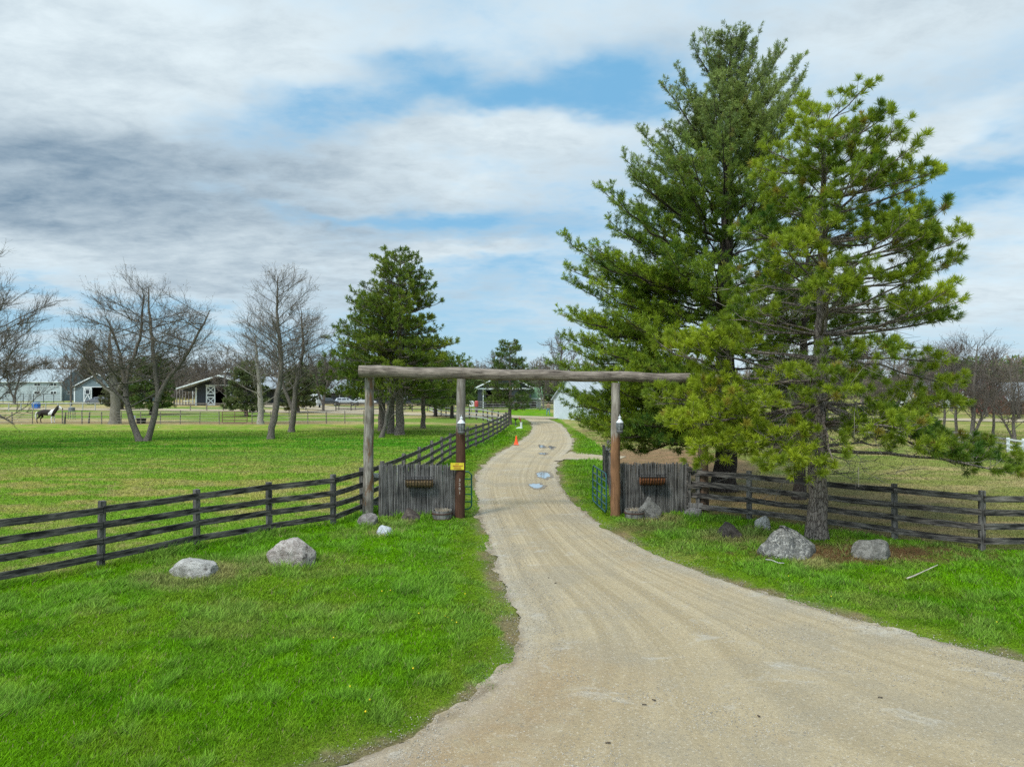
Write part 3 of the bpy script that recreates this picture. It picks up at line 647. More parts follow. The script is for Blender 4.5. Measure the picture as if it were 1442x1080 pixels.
class Bare:
    """leafless tree: trunk lines and an egg-shaped envelope its limbs reach into"""
    def __init__(s, seed, cen, rad, trunks, nl=22, dens=1.0, tw=1.0, buds=.5, lift=.5, r_twig=.006, low=.25, lv=3):
        rr = np.random.default_rng(seed); s.thick = []; s.seg = []; s.tip = []
        s.cen = V3(*cen); s.rad = V3(*rad)
        for ti, (pts, r0, r1) in enumerate(trunks):
            P = np.array(pts, float); d = np.r_[0, np.cumsum(np.linalg.norm(np.diff(P, axis=0), axis=1))]; L = d[-1]
            t = np.linspace(0, L, max(8, int(L*2))); Q = np.stack([np.interp(t, d, P[:, k]) for k in range(3)], 1)
            for _ in range(3): Q[1:-1] = (Q[:-2]+Q[2:]+2*Q[1:-1])/4
            Q[1:-1] += rr.normal(0, .035, Q[1:-1].shape); rad_ = r0*(1-t/L)**.75+r1; rad_[0] *= 1.35
            s.thick.append((Q, rad_, 9))
            n = max(3, int(nl/len(trunks)))
            for i in range(n):
                f = low+(1-low)*((i+rr.random())/n)**.8; k = min(int(f*(len(Q)-1)), len(Q)-2); a0 = Q[k]
                az = i*2.4+rr.uniform(-.5, .5)+ti; hh = np.clip((a0[2]-s.cen[2])/s.rad[2]+.20+lift*rr.uniform(.4, 1.4)*(.45+.55*(1-f)), -.45, .97)
                ring = math.sqrt(max(.02, 1-hh*hh)); tgt = s.cen+s.rad*V3(math.cos(az)*ring, math.sin(az)*ring, hh)*rr.uniform(.80, 1.0)
                tgt[2] = max(tgt[2], a0[2]+.3)
                D = np.linalg.norm(tgt-a0); c = a0+(tgt-a0)*V3(.50, .50, .38)+V3(0, 0, .02*D)+rr.normal(0, .055*D, 3)
                s.limb(rr, a0, c, tgt, max(.02, min(rad_[k]*.55, .008+.0062*D)), D, dens, tw, buds, r_twig, lv)
            s.twigs(rr, Q[len(Q)//3:], L*.5, dens, tw, buds, r_twig, lv)
    def limb(s, rr, a, c, b, r, D, dens, tw, buds, rt, lv):
        n = max(6, int(D*1.6)); P = bez(a, c, b, n); P[1:-1] += rr.normal(0, .035*D/4, P[1:-1].shape); rad = r*(1-np.linspace(0, 1, n))**.8+rt
        s.thick.append((P, rad, 5 if r > .05 else 4))
        # sub-limbs
        m = int(max(2, D*.9*dens))
        for i in range(m):
            f = rr.uniform(.25, .92); k = min(int(f*(n-1)), n-2); d0 = unit(P[k+1]-P[k]); side = unit(np.cross(d0, rr.normal(0, 1, 3)))
            l = D*.42*(1-f*.55)*rr.uniform(.6, 1.15); e = P[k]+(d0*.75+side*.75+V3(0, 0, .28))*l*.8; cc = P[k]+d0*l*.35+side*l*.35
            Q = bez(P[k], cc, e, 6); Q[1:-1] += rr.normal(0, .03*l, Q[1:-1].shape); r2 = max(rt*1.5, rad[k]*.5)*(1-np.linspace(0, 1, 6))**.8+rt*.8
            s.sticks(Q, r2); s.twigs(rr, Q, l, dens, tw, buds, rt, lv)
        s.twigs(rr, P[n//3:], D*.7, dens, tw, buds, rt, lv)
    def sticks(s, Q, r):
        for i in range(len(Q)-1): s.seg.append((*Q[i], *Q[i+1], r[i], r[i+1]))
    def twigs(s, rr, P, L, dens, tw, buds, rt, lv, level=0):
        m = int(L*7.5*dens)+1
        for _ in range(m):
            k = rr.integers(0, len(P)-1); u = rr.random(); a = P[k]*(1-u)+P[k+1]*u; d0 = unit(P[k+1]-P[k]); side = unit(np.cross(d0, rr.normal(0, 1, 3)))
            l = tw*rr.uniform(.45, 1.25); d = unit(d0*.8+side*.7+V3(0, 0, .35)); b = a+d*l*.5+rr.normal(0, .04, 3); c = b+unit(d+V3(0, 0, .25)+rr.normal(0, .25, 3))*l*.5
            s.seg.append((*a, *b, rt*1.25, rt*.9)); s.seg.append((*b, *c, rt*.9, rt*.5)); s.tip.append(c)
            if lv > 1:
                for q in range(3 if lv > 2 else 2):
                    u = rr.uniform(.2, .95); p = (a*(1-u*2)+b*u*2) if u < .5 else (b*(2-2*u)+c*(2*u-1)); e = p+unit(d+rr.normal(0, .6, 3)+V3(0, 0, .3))*l*rr.uniform(.25, .5)
                    s.seg.append((*p, *e, rt*.8, rt*.45)); s.tip.append(e)
                    if lv > 3:
                        e2 = p*.4+e*.6+rr.normal(0, .12, 3)*1.2; s.seg.append((*(p*.5+e*.5), *e2, rt*.6, rt*.4)); s.tip.append(e2)
        s.buds = buds
    def arrays(s):
        mb = MB()
        for P, r, k in s.thick: mb.tube([tuple(p) for p in P], list(r), k, cap=False)
        return mb, np.array(s.seg), np.array(s.tip)
    def bud_tris(s, rr, tip, size=.02):
        n = int(len(tip)*s.buds); k = rr.choice(len(tip), n); p = tip[k]+rr.normal(0, .03, (n, 3)); V = p[:, None]+rr.normal(0, size, (n, 3, 3)); return V.reshape(-1, 3)

M_BUD = leafy('buds', .2, .8, .1)
def bare_tree(B, loc, label, name='bare_tree', cat='tree', group=None, bark_m=None, bud=(.24, .18, .12), seed=1, bud_size=.02, rz=0, twig_m=None):
    rr = np.random.default_rng(seed); root = thing(name, loc, label, cat, group, rz)
    main = MB(); mb, seg, tip = B.arrays()
    mb.build('trunk', bark_m or M_BARK_BARE, root, smooth=True)
    V, F = prisms(seg, 3); bt = B.bud_tris(rr, tip, bud_size)
    V2 = np.vstack([V, bt]); F2 = np.arange(len(bt)).reshape(-1, 3)+len(V)
    tc = np.array([.165, .14, .12])
    c = np.vstack([np.tile(tc, (len(V), 1))*np.repeat(rr.uniform(.6, 1.3, (len(V)//6, 1)), 6, 0), np.repeat(np.array(bud)*rr.uniform(.5, 1.6, (len(bt)//3, 1)), 3, 0)])
    np_mesh('crown', V2, [F, F2], twig_m or M_BUD, root, col=c)
    return root
def copy_tree(src, loc, label, rz=0, sc=1.0):
    r = src.copy(); COL.objects.link(r); r.location = loc; r.rotation_euler = (0, 0, rz); r.scale = (sc, sc, sc) if not hasattr(sc, '__len__') else sc; r['label'] = label
    for ch in src.children:
        c = ch.copy(); COL.objects.link(c); c.parent = r
        for g2 in ch.children:
            d = g2.copy(); COL.objects.link(d); d.parent = c
    return r

def needles(P, D, n, length, width, rr, spread=.8, along=.1, cols=None, up=0.0):
    """P,D (t,3): tuft points and axes -> triangles, colours"""
    t = len(P); d = D[:, None]+rr.normal(0, spread, (t, n, 3)); d[..., 2] += up; d /= np.linalg.norm(d, axis=2)[..., None]+1e-9
    L = length*(.65+.5*rr.random((t, n, 1))); base = P[:, None]+D[:, None]*(rr.random((t, n, 1))-.6)*along
    w = np.cross(d, rr.normal(0, 1, (t, n, 3))); w /= np.linalg.norm(w, axis=2)[..., None]+1e-9; w = w*width*(.7+.6*rr.random((t, n, 1)))
    tip = base+d*L; mid = base+d*L*.55
    V = np.stack([base, mid+w, tip, mid-w], 2)
    C = np.broadcast_to((cols[:, None, None]*rr.uniform(.75, 1.3, (t, n, 1, 1))), V.shape).copy(); C[:, :, 2] *= 1.18
    return V.reshape(-1, 3), np.arange(t*n*4).reshape(-1, 4), C.reshape(-1, 3)

class Conifer:
    def __init__(s, seed): s.rr = np.random.default_rng(seed); s.thick = []; s.seg = []; s.P = []; s.D = []; s.W = []
    def trunk(s, pts, r0, r1=.02):
        P = np.array(pts, float); d = np.r_[0, np.cumsum(np.linalg.norm(np.diff(P, axis=0), axis=1))]; L = d[-1]; t = np.linspace(0, L, max(10, int(L*1.8)))
        Q = np.stack([np.interp(t, d, P[:, k]) for k in range(3)], 1); Q[1:-1] += s.rr.normal(0, .03, Q[1:-1].shape)
        r = r0*(1-t/L)**.8+r1; r[0] *= 1.3; r[1] *= 1.05; s.thick.append((Q, r, 12)); s.T = Q; return Q
    def branch(s, a, b, r, droop=.1, curl=.2, sub=.42, ds=.34, tip_from=.3, flat=True, sub2=True, tuft=1.0, bare=.0, endonly=False, r_t=.006):
        rr = s.rr; D = np.linalg.norm(b-a); h = unit(b-a); n = max(6, int(D*2.2))
        c = a+(b-a)*.5+V3(0, 0, -droop*D) ; P = bez(a, c, b, n); P[:, 2] += curl*D*np.linspace(0, 1, n)**3*.5; P[1:-1] += rr.normal(0, .02*D/2, P[1:-1].shape)
        rad = r*(1-np.linspace(0, 1, n))**.7+r_t; s.thick.append((P, rad, 5 if r > .03 else 4))
        step = np.linalg.norm(np.diff(P, axis=0), axis=1).sum()
        m = int(step*(1-bare)/ds)+1; side0 = unit(np.cross(h, V3(0, 0, 1)))
        for i in range(m):
            f = bare+(1-bare)*(i+rr.random())/m; x = f*(n-1); k = min(int(x), n-2); p = P[k]+(P[k+1]-P[k])*(x-k); d0 = unit(P[k+1]-P[k])
            sg = 1 if i % 2 else -1; l = (sub*(1-f)**.8*D*.55+.22*tuft+.1)*rr.uniform(.65, 1.2); l = min(l, 1.9)
            up = .12 if flat else rr.uniform(-.15, .6)
            d = unit(d0*.85+side0*sg*rr.uniform(.5, 1.0)+V3(0, 0, up+rr.uniform(-.12, .2)))
            s.shoot(p, d, l, rad[k]*.4, tuft, sub2 and l > .45, endonly, r_t)
        s.add(P[-1], unit(P[-1]-P[-2]), 1.15*tuft)
    def shoot(s, p, d, l, r, tuft, sub2, endonly, r_t):
        rr = s.rr; m = p+d*l*.5+rr.normal(0, .04*l, 3); e = m+unit(d+V3(0, 0, .28)+rr.normal(0, .12, 3))*l*.5
        s.seg.append((*p, *m, max(r, r_t), r_t)); s.seg.append((*m, *e, r_t, r_t*.6)); de = unit(e-m); s.add(e, de, tuft)
        if not endonly:
            k = int(l/.16)
            for q in range(1, k):
                f = q/k
                if f > .3: s.add(p+(e-p)*f, unit(d+rr.normal(0, .35, 3)+V3(0, 0, .2)), tuft*.85)
        if sub2:
            k = int(l/.22)
            for q in range(k):
                f = .25+.7*q/k; pp = p+(e-p)*f; dd = unit(de+unit(np.cross(de, rr.normal(0, 1, 3)))*.8+V3(0, 0, .22)); ll = rr.uniform(.16, .42)*(1.15-f*.5)*min(1.3, .6+l*.5)
                ee = pp+dd*ll; s.seg.append((*pp, *ee, r_t*.9, r_t*.6)); s.add(ee, unit(dd+V3(0, 0, .25)), tuft*.9)
                if not endonly and ll > .25: s.add(pp+dd*ll*.5, dd, tuft*.8)
    def add(s, p, d, w): s.P.append(p); s.D.append(d); s.W.append(w)
    def build(s, loc, label, name, cat, bark_m, tint, n, length, width, spread=.6, up=.1, group=None, seed=3, along=.1, old=(.20, .15, .04), oldf=.06, rz=0, twigc=(.12, .095, .075)):
        rr = np.random.default_rng(seed); root = thing(name, loc, label, cat, group, rz)
        mb = MB(); mb2 = MB()
        for i, (P, r, k) in enumerate(s.thick): (mb if i == 0 else mb2).tube([tuple(p) for p in P], list(r), k, cap=False)
        mb.build('trunk', bark_m, root, smooth=True); mb2.build('branches', bark_m, root, smooth=True)
        P = np.array(s.P); D = np.array(s.D); W = np.array(s.W)
        a, b = np.array(tint[0]), np.array(tint[1]); t = np.clip(rr.random(len(P))*.5+1.0*fbm(P[:, 0]*.45+P[:, 2]*.2+9, P[:, 2]*.5+P[:, 1]*.4, seed, 3)-.27, 0, 1)[:, None]
        cols = a*(1-t)+b*t
        if len(tint) > 2: u = (sstep(P[:, 2], *tint[3]))[:, None]; cols = cols*(1-u)+(cols*.5+np.array(tint[2])*.5)*u
        o = rr.random(len(P)) < oldf; cols[o] = cols[o]*.4+np.array(old)*.6
        V, F, C = needles(P, D, n, length, width, rr, spread, along, cols, up)
        if s.seg:
            V2, F2 = prisms(np.array(s.seg), 3); F = np.vstack([F, F2+len(V)]); V = np.vstack([V, V2]); C = np.vstack([C, np.tile(np.array(twigc), (len(V2), 1))*np.repeat(rr.uniform(.6, 1.4, (len(V2)//6, 1)), 6, 0)])
        np_mesh('crown', V, F, M_NEEDLE, root, col=C)
        return root

def prof(pts): 
    z = [p[0] for p in pts]; r = [p[1] for p in pts]
    return lambda h: float(np.interp(h, z, r))

# --- foreground two-needle pine: big pompoms, open crown (heights in metres above ground)
def red_pine_front():
    C = Conifer(21); rr = C.rr; x0, y0 = PINE_RED
    T = C.trunk([(0, 0, -.1), (.0, 0, 1.5), (.08, 0, 4), (.14, .05, 6.6), (.20, 0, 9.0), (.15, 0, 10.7)], .235, .02)
    def at(z): k = np.argmin(abs(T[:, 2]-z)); return T[k]
    R_R = prof([(1.4, 3.4), (2.2, 4.5), (3.2, 4.1), (4.2, 3.1), (5.4, 3.7), (7.0, 3.9), (7.8, 3.7), (8.6, 2.3), (9.7, 2.9), (10.4, 1.8), (11.2, 1.5), (12, .3)])
    R_L = prof([(1.6, 3.2), (2.6, 4.2), (3.4, 4.4), (4.4, 3.4), (5.6, 3.2), (6.6, 2.9), (8.0, 2.3), (9.2, 2.0), (10.2, 1.4), (11, .9), (12, .2)])
    z = 2.4
    while z < 10.6:
        nb = 6
        a0 = rr.uniform(0, 6.28)
        for i in range(nb):
            if z < 8 and rr.random() < .08: continue
            az = a0+i*2*math.pi/nb+rr.uniform(-.5, .5); cx = math.cos(az); zz = z+rr.uniform(-.3, .3)
            ztip = zz+rr.uniform(-.5, .25) if zz < 5 else zz+rr.uniform(-.1, .7) if zz < 9.5 else zz+rr.uniform(.1, .8)
            rf = R_R(ztip) if cx > 0 else R_L(ztip); ro = abs(cx)*rf+(1-abs(cx))*min(rf, 3.6)*.95; L = ro*rr.uniform(.50, 1.02)
            a = at(zz); b = a+V3(cx*L, math.sin(az)*L, ztip-zz); b[2] = max(b[2], 1.25 if zz < 3.6 else 2.2)
            C.branch(a, b, .010+.009*L, droop=.04 if zz > 6 else -.05, curl=rr.uniform(-.05, .35), ds=.24, sub=.62, flat=False, bare=.50 if zz < 7.6 else .2, endonly=True, r_t=.007)
        z += .50 if z < 8 else .42
    # long limbs that give the outline
    for zz, dx, dy, dz in ((3.6, 4.7, -.6, -1.75), (3.9, 4.1, .6, -1.1), (3.5, 3.3, -1.2, -1.9), (4.6, 3.8, .3, -.8), (5.2, 3.2, -.5, .3), (6.2, 3.7, -.2, 1.1), (6.5, 3.8, .4, .6), (6.0, 3.6, .8, .1), (8.4, 2.9, -.2, 1.0), (8.0, 2.6, .5, .8), (9.2, 1.5, .2, .3), (6.6, .6, -3.0, .9), (5.2, 1.6, -2.8, .4), (7.6, -.4, -2.4, .9), (5.6, -1.0, -2.9, .5), (8.6, .9, -1.9, .9), (4.6, .3, -2.9, -.2), (9.0, -.6, -1.4, .7), (7.0, 1.8, -2.2, .6), (6.2, -1.8, -2.2, .6), (9.4, -.4, -.6, 1.2), (9.2, -1.4, .2, .6),
                           (3.6, -4.3, -.4, .0), (3.9, -4.4, -.8, .5), (3.4, -4.0, -1.2, -.6), (3.3, -3.6, -1.6, -1.1), (4.6, -3.3, -.8, .2), (3.5, -2.4, -2.0, -1.0), (3.3, 1.5, -2.4, -1.2), (3.4, -.8, -2.6, -1.3), (3.5, -4.2, .4, -.3), (4.0, -3.9, -.3, .9), (3.3, -2.6, -.8, -.6), (3.1, -3.3, -.8, -1.2), (3.3, -1.9, -1.6, -1.6), (3.0, -1.0, -1.9, -1.3), (3.4, -4.2, -1.4, -.9), (3.4, 2.4, -1.6, -1.3)):
        a = at(zz); C.branch(a, a+V3(dx, dy, dz), .034, droop=rr.uniform(-.06, .08), curl=rr.uniform(.0, .25), ds=.20, sub=.62, flat=False, bare=.48, endonly=True, r_t=.007)
    # dead grey twigs low inside
    for i in range(105):
        zz = rr.uniform(1.9, 7.6); a = at(zz); az = rr.uniform(0, 6.28); L = rr.uniform(.8, 3.0); p = a; d = V3(math.cos(az), math.sin(az), rr.uniform(-.4, .25))
        for q in range(6):
            e = p+unit(d+rr.normal(0, .25, 3))*L/6; C.seg.append((*p, *e, .014-.002*q, .012-.002*q))
            for w in range(2): C.seg.append((*e, *(e+unit(d+rr.normal(0, .7, 3))*L*.2), .007, .003))
            p = e
    C.build((x0, y0, float(height(x0, y0))), 'foreground pine with big yellow green needle tufts, grey trunk behind the largest boulder', 'pine_tree', 'tree', M_BARK_PINE,
            ((.050, .115, .013), (.37, .44, .026)), 100, .185, .0062, spread=.76, up=.22, seed=31, along=.10, old=(.30, .19, .04), oldf=.035, twigc=(.27, .235, .205))
red_pine_front()

def red_pine_back():
    C = Conifer(24); rr = C.rr; x0, y0 = PINE_BACK
    T = C.trunk([(0, 0, -.1), (.1, 0, 3), (.25, 0, 7), (.3, 0, 10.3)], .19, .02)
    def at(z): k = np.argmin(abs(T[:, 2]-z)); return T[k]
    Rr = prof([(3, 1.6), (5, 2.9), (7, 2.8), (9, 2.0), (10.5, .4)]); z = 3.4
    while z < 10.3:
        a0 = rr.uniform(0, 6.28)
        for i in range(4):
            az = a0+i*1.57+rr.uniform(-.4, .4); zz = z+rr.uniform(-.2, .2); L = Rr(zz)*rr.uniform(.6, 1.05); a = at(zz)
            C.branch(a, a+V3(math.cos(az)*L, math.sin(az)*L, rr.uniform(-.1, .6)), .012+.013*L, droop=0, curl=.2, ds=.42, sub=.5, flat=False, bare=.35, endonly=True, r_t=.007)
        z += .55
    for i in range(40):
        zz = rr.uniform(1.9, 6.5); a = at(zz); az = rr.uniform(0, 6.28); L = rr.uniform(.8, 2.6); p = a; d = V3(math.cos(az), math.sin(az), rr.uniform(-.3, .25))
        for q in range(6):
            e = p+unit(d+rr.normal(0, .25, 3))*L/6; C.seg.append((*p, *e, .014-.002*q, .012-.002*q))
            for w in range(2): C.seg.append((*e, *(e+unit(d+rr.normal(0, .7, 3))*L*.2), .007, .003))
            p = e
    C.build((x0, y0, float(height(x0, y0))), 'slimmer pine with a dark trunk standing in the paddock just behind the foreground pine', 'pine_tree', 'tree', M_BARK_DARK,
            ((.06, .12, .012), (.20, .27, .025)), 80, .20, .008, spread=.72, up=.2, seed=33, twigc=(.17, .14, .12))
red_pine_back()

# --- tall soft-needled pine
def white_pine():
    C = Conifer(41); rr = C.rr; x0, y0 = PINE_WHITE
    T = C.trunk([(0, 0, -.1), (.1, 0, 2), (.0, 0, 6), (.15, 0, 11), (.25, .1, 15), (.3, 0, 17.1)], .42, .02)
    def at(z): k = np.argmin(abs(T[:, 2]-z)); return T[k]
    RL = prof([(1.8, 4.6), (3, 6.0), (4.6, 6.3), (6.4, 6.2), (8.2, 6.0), (9.2, 6.3), (10.0, 5.6), (11.0, 4.9), (12.2, 4.3), (13.4, 3.4), (14.6, 2.5), (16.0, 1.7), (17.0, .8), (17.6, .3)])
    RRi = prof([(1.8, 3.2), (3, 4.2), (6, 4.6), (8.5, 4.4), (11, 3.8), (13, 3.3), (15.5, 2.5), (16.6, 1.3), (17.6, .3)])
    z = 2.2
    while z < 16.9:
        nb = 7; a0 = rr.uniform(0, 6.28)
        for i in range(nb):
            az = a0+i*2*math.pi/nb+rr.uniform(-.4, .4); cx = math.cos(az); zz = z+rr.uniform(-.25, .25)
            rise = (.02 if zz < 5 else .18 if zz < 8 else .40 if zz < 11 else .75 if zz < 14 else 1.25)
            Rf = RL if cx < 0 else RRi
            r0 = Rf(zz); ztip = zz+rise*r0*.8; rf = Rf(min(ztip, 17.2)); w = abs(cx)**.6
            L = (rf*w+min(rf, 4.4)*(1-w))*rr.uniform(.60, 1.03); dz = rise*L*rr.uniform(.75, 1.15)-(.45 if zz < 4.2 else 0)
            a = at(zz); b = a+V3(cx*L, math.sin(az)*L, dz); b[2] = min(max(b[2], 1.5), 17.5-.75*math.hypot(b[0]-.3, b[1]))
            C.branch(a, b, .008+.007*L, droop=.05, curl=.18 if zz > 6 else .07, ds=.25, sub=.56, flat=True, bare=.26 if zz < 11 else .12, tuft=1.0, r_t=.006)
        z += .56 if z < 11 else .44
    for zz, dx, dy, dz in ((6.6, -6.1, -.8, 2.6), (6.0, -6.0, .6, 1.8), (8.6, -4.9, -.4, 2.2), (10.2, -4.0, -.3, 2.2), (11.2, -3.3, .3, 2.3), (12.2, -2.6, -.2, 2.7), (4.6, -6.2, -.5, .6), (4.0, -6.0, -1.4, -.1), (3.5, -5.8, .5, -.3), (3.0, -5.2, -1.5, -.6), (3.0, -4.6, -2.4, -1.0), (2.8, -5.3, 1.0, -.9), (2.6, -3.6, -2.2, -.9), (2.5, -4.2, -.6, -1.0), (5.2, -4.6, -3.0, .8), (4.2, -3.4, -3.6, .1), (6.5, -3.0, -3.4, 1.8), (8.2, -2.0, -3.0, 2.0),
                           (14.0, -1.0, 0, 3.1), (14.3, 1.1, -.2, 2.9), (13.6, 2.1, .2, 3.1), (13.2, -1.9, .3, 3.0), (12.4, 2.9, 0, 3.2), (2.9, -5.9, -.4, -.5), (3.3, -6.4, .6, -.1), (2.7, -5.0, .2, -.9), (3.8, -6.6, 1.4, .3), (2.4, -4.4, 1.4, -.7), (2.6, -4.0, -1.6, -.9), (4.4, -6.0, .8, .3), (4.8, -5.6, -1.6, .6), (3.6, -5.0, -2.8, .1), (5.4, -5.6, 1.6, .9), (5.0, -6.2, -.2, 1.1), (4.0, -4.6, -3.4, .0), (3.2, -5.6, -.9, -.6), (3.0, -5.2, .9, -.8), (2.7, -4.6, -.9, -1.1), (5.8, -5.2, -2.0, 1.3), (6.4, -5.0, 1.0, 1.8), (7.4, -4.6, -1.4, 2.0), (3.4, -3.0, -3.8, -.4), (2.9, -2.0, -3.6, -.8), (13.4, 2.9, 0, 2.7), (14.2, 2.0, .5, 2.6), (14.8, -1.5, -.3, 1.9)):
        a = at(zz); C.branch(a, a+V3(dx, dy, dz), .040, droop=.06, curl=.15, ds=.22, sub=.56, flat=True, bare=.25, r_t=.006)
    C.build((x0, y0, float(height(x0, y0))), 'tallest pine, soft dark green plumes sweeping out over the right end of the gateway beam', 'pine_tree', 'tree', M_BARK_DARK,
            ((.038, .105, .018), (.32, .41, .020), (.27, .30, .14), (9, 15)), 30, .155, .0088, spread=.85, up=.12, seed=43, along=.12, oldf=.03)
white_pine()

# --- pines of the left field
def field_pine(seed, H, Rm, base, loc, label, lean=0.0, n=20, tint=((.060, .115, .014), (.23, .28, .024)), bough=.6, gap=.75, tuft=.30, w=.024, trunk_r=.26, name='pine_tree', side=(1, 1), bark_m=None, expo=.75, per=5, group=None, lowcut=1.0):
    C = Conifer(seed); rr = C.rr
    T = C.trunk([(0, 0, -.1), (lean*.3, 0, H*.3), (lean*.7, 0, H*.65), (lean, 0, H*.985)], trunk_r, .03)
    def at(z): k = np.argmin(abs(T[:, 2]-z)); return T[k]
    z = base
    while z < H*.97:
        a0 = rr.uniform(0, 6.28)
        for i in range(per):
            az = a0+i*2*math.pi/per+rr.uniform(-.4, .4); zz = z+rr.uniform(-.3, .3); f = (zz-base)/(H-base); q = Rm*(1-min(1, max(0, f)))**expo*min(1, lowcut*.75+max(f, 0)*2.2)
            q *= side[0] if math.cos(az) < 0 else side[1]
            L = (q+.25)*rr.uniform(.68, 1.06); a = at(zz); C.branch(a, a+V3(math.cos(az)*L, math.sin(az)*L, (-.12+.55*max(f, 0))*L+rr.uniform(-.1, .2)), .015+.008*L, droop=.04, curl=.15, ds=.50, sub=.55, flat=False, bare=.18, endonly=True, sub2=True, tuft=1.5, r_t=.013)
        z += gap
    return C.build((*loc, float(height(*loc))), label, name, 'tree', bark_m or M_BARK_PINE, tint, n, tuft, w, spread=.8, up=.12, seed=seed, along=.2, group=group, oldf=.03)
GP3 = 'tall dark pines clustered in the left field'
x, y = gp(563, 613); field_pine(51, 14.6, 5.5, 3.4, (x, y), 'tallest pine of the cluster beyond the gateway beam, pointed crown', n=20, gap=.55, trunk_r=.34, expo=.60, per=7, group=GP3, side=(1.12, .98))
x, y = gp(556, 612); field_pine(52, 13.2, 2.6, 4.6, (x-.4, y+.6), 'thin pine trunk tight against the tallest pine of the cluster', n=12, trunk_r=.28, group=GP3)
x, y = gp(537, 608); field_pine(53, 11.4, 6.3, 3.2, (x, y+.5), 'lower spreading pine nearest the outer gate pole in the cluster', n=16, lean=-.3, trunk_r=.32, expo=.5, group=GP3, per=6)
x, y = gp(590, 606); field_pine(54, 8.6, 3.4, 2.4, (x, y+3), 'short bushy pine tucked behind the tallest pine of the cluster', n=16, trunk_r=.2, expo=.5, group=GP3)
# leaning leafless stem at the foot of the cluster
B = Bare(57, (.6, 0, 4.2), (1.5, 1.4, 1.9), [([(-.2, 0, -.1), (.25, 0, 1.2), (.35, 0, 2.4), (.6, 0, 4.8)], .16, .02)], nl=8, dens=.6, r_twig=.01, lv=2)
x, y = gp(540, 617); bare_tree(B, (x, y, 0), 'short leaning leafless tree leaning on the pines behind the outer gate pole')
# evergreens round the bend and farmyard
x, y = gp(718, 599); field_pine(61, 8.5, 3.0, 1.9, (x, y+1.5), 'round headed young pine at the far end of the black fence beside the bend', n=15, gap=.55, tint=((.045, .09, .018), (.14, .19, .035)), expo=.62, trunk_r=.17, w=.026, group='yard evergreens', per=6)
x, y = (-7.3, 86); field_pine(62, 7.4, 3.6, 1.7, (x, y), 'broad dark evergreen behind the pale curved fence', n=15, gap=.55, tint=((.045, .10, .018), (.15, .21, .03)), expo=.42, trunk_r=.2, w=.032, tuft=.36, group='yard evergreens', bark_m=M_BARK_DARK)
field_pine(63, 6.9, 3.4, 1.5, (-9.8, 90), 'second broad evergreen left of the dark one by the pale fence', n=14, gap=.6, tint=((.045, .10, .018), (.15, .21, .03)), expo=.42, trunk_r=.2, w=.032, tuft=.36, group='yard evergreens', bark_m=M_BARK_DARK)
x = xat(213, 96); field_pine(64, 7.2, 3.4, 1.2, (x, 96), 'rounded deep green evergreen seen through the forked bare tree', n=17, gap=.5, tint=((.055, .10, .022), (.13, .18, .035)), expo=.38, trunk_r=.2, w=.04, tuft=.4, group='yard evergreens', bark_m=M_BARK_DARK, per=6)
x = xat(347, 92); field_pine(65, 6.4, 3.0, .9, (x, 92), 'olive green juniper in front of the dark barn door', n=18, gap=.5, tint=((.075, .10, .035), (.15, .175, .06)), expo=.5, trunk_r=.2, w=.04, tuft=.4, group='yard evergreens', per=6)
x = xat(420, 104); field_pine(66, 6.0, 3.0, .8, (x, 104), 'dull grey green evergreen between two bare trees near the parked trailer', n=16, gap=.55, tint=((.06, .08, .03), (.13, .15, .05)), expo=.45, trunk_r=.2, w=.045, tuft=.42, group='yard evergreens', per=6)
x = xat(150, 150); field_pine(67, 6.5, 3.4, .8, (xat(172, 118), 118), 'greyish evergreen between the thick trunk and the grey barn', n=16, gap=.55, tint=((.07, .08, .035), (.14, .15, .07)), expo=.45, trunk_r=.2, w=.045, tuft=.42, group='yard evergreens', per=6)
field_pine(68, 16.5, 3.2, 1.5, (xat(125, 196), 196), 'narrow spire shaped spruce above the grey barn roof', n=14, gap=.9, tint=((.022, .04, .02), (.05, .07, .035)), expo=1.0, trunk_r=.25, w=.07, tuft=.6, group='yard evergreens')

# --- leafless trees of the left field
sY = 50.0; s = sY/F_PX
x, y = gp(203, 622)
B = Bare(71, (-.35, 0, 7.7), (6.0, 4.4, 4.5), [([(-.25, 0, -.1), (-.8, .1, 1.0), (-1.35, .1, 3.0), (-1.7, .3, 5.4), (-2.4, .2, 8.2)], .21, .03), ([(-1.35, .1, 3.2), (-1.5, .4, 5), (-.5, .5, 7.2), (-.2, .3, 10.6)], .14, .02),
                                        ([(.1, .1, -.1), (.55, 0, 1.2), (.95, .1, 3.0), (.65, .1, 6.0), (.4, 0, 8.6), (.3, 0, 11)], .20, .03), ([(.9, .1, 2.9), (1.6, .0, 4.4), (3.0, .2, 6.2), (4.6, .2, 9.4)], .15, .025), ([(-1.2, .1, 2.6), (-2.6, -.2, 4.4), (-4.6, -.2, 6.6)], .11, .02)], nl=50, dens=.95, r_twig=.006, lv=3, buds=1.0)
bare_tree(B, (x, y, 0), 'forked bare tree splitting into a wide V from the ground in the green field', seed=71, bud_size=.022)
x, y = gp(386, 619)
B = Bare(72, (.5, 0, 8.4), (3.7, 3.0, 4.5), [([(-.25, 0, -.1), (-.05, 0, 1.5), (.3, 0, 3.2), (.55, .1, 6), (.2, 0, 9), (.3, 0, 12.1)], .24, .02)], nl=36, dens=1.0, r_twig=.006, lv=3, buds=1.0, low=.28)
bare_tree(B, (x, y, 0), 'tall slender bare tree with a single dark stem nearest the pine cluster', seed=72, bud_size=.022)
x, y = gp(412, 609)
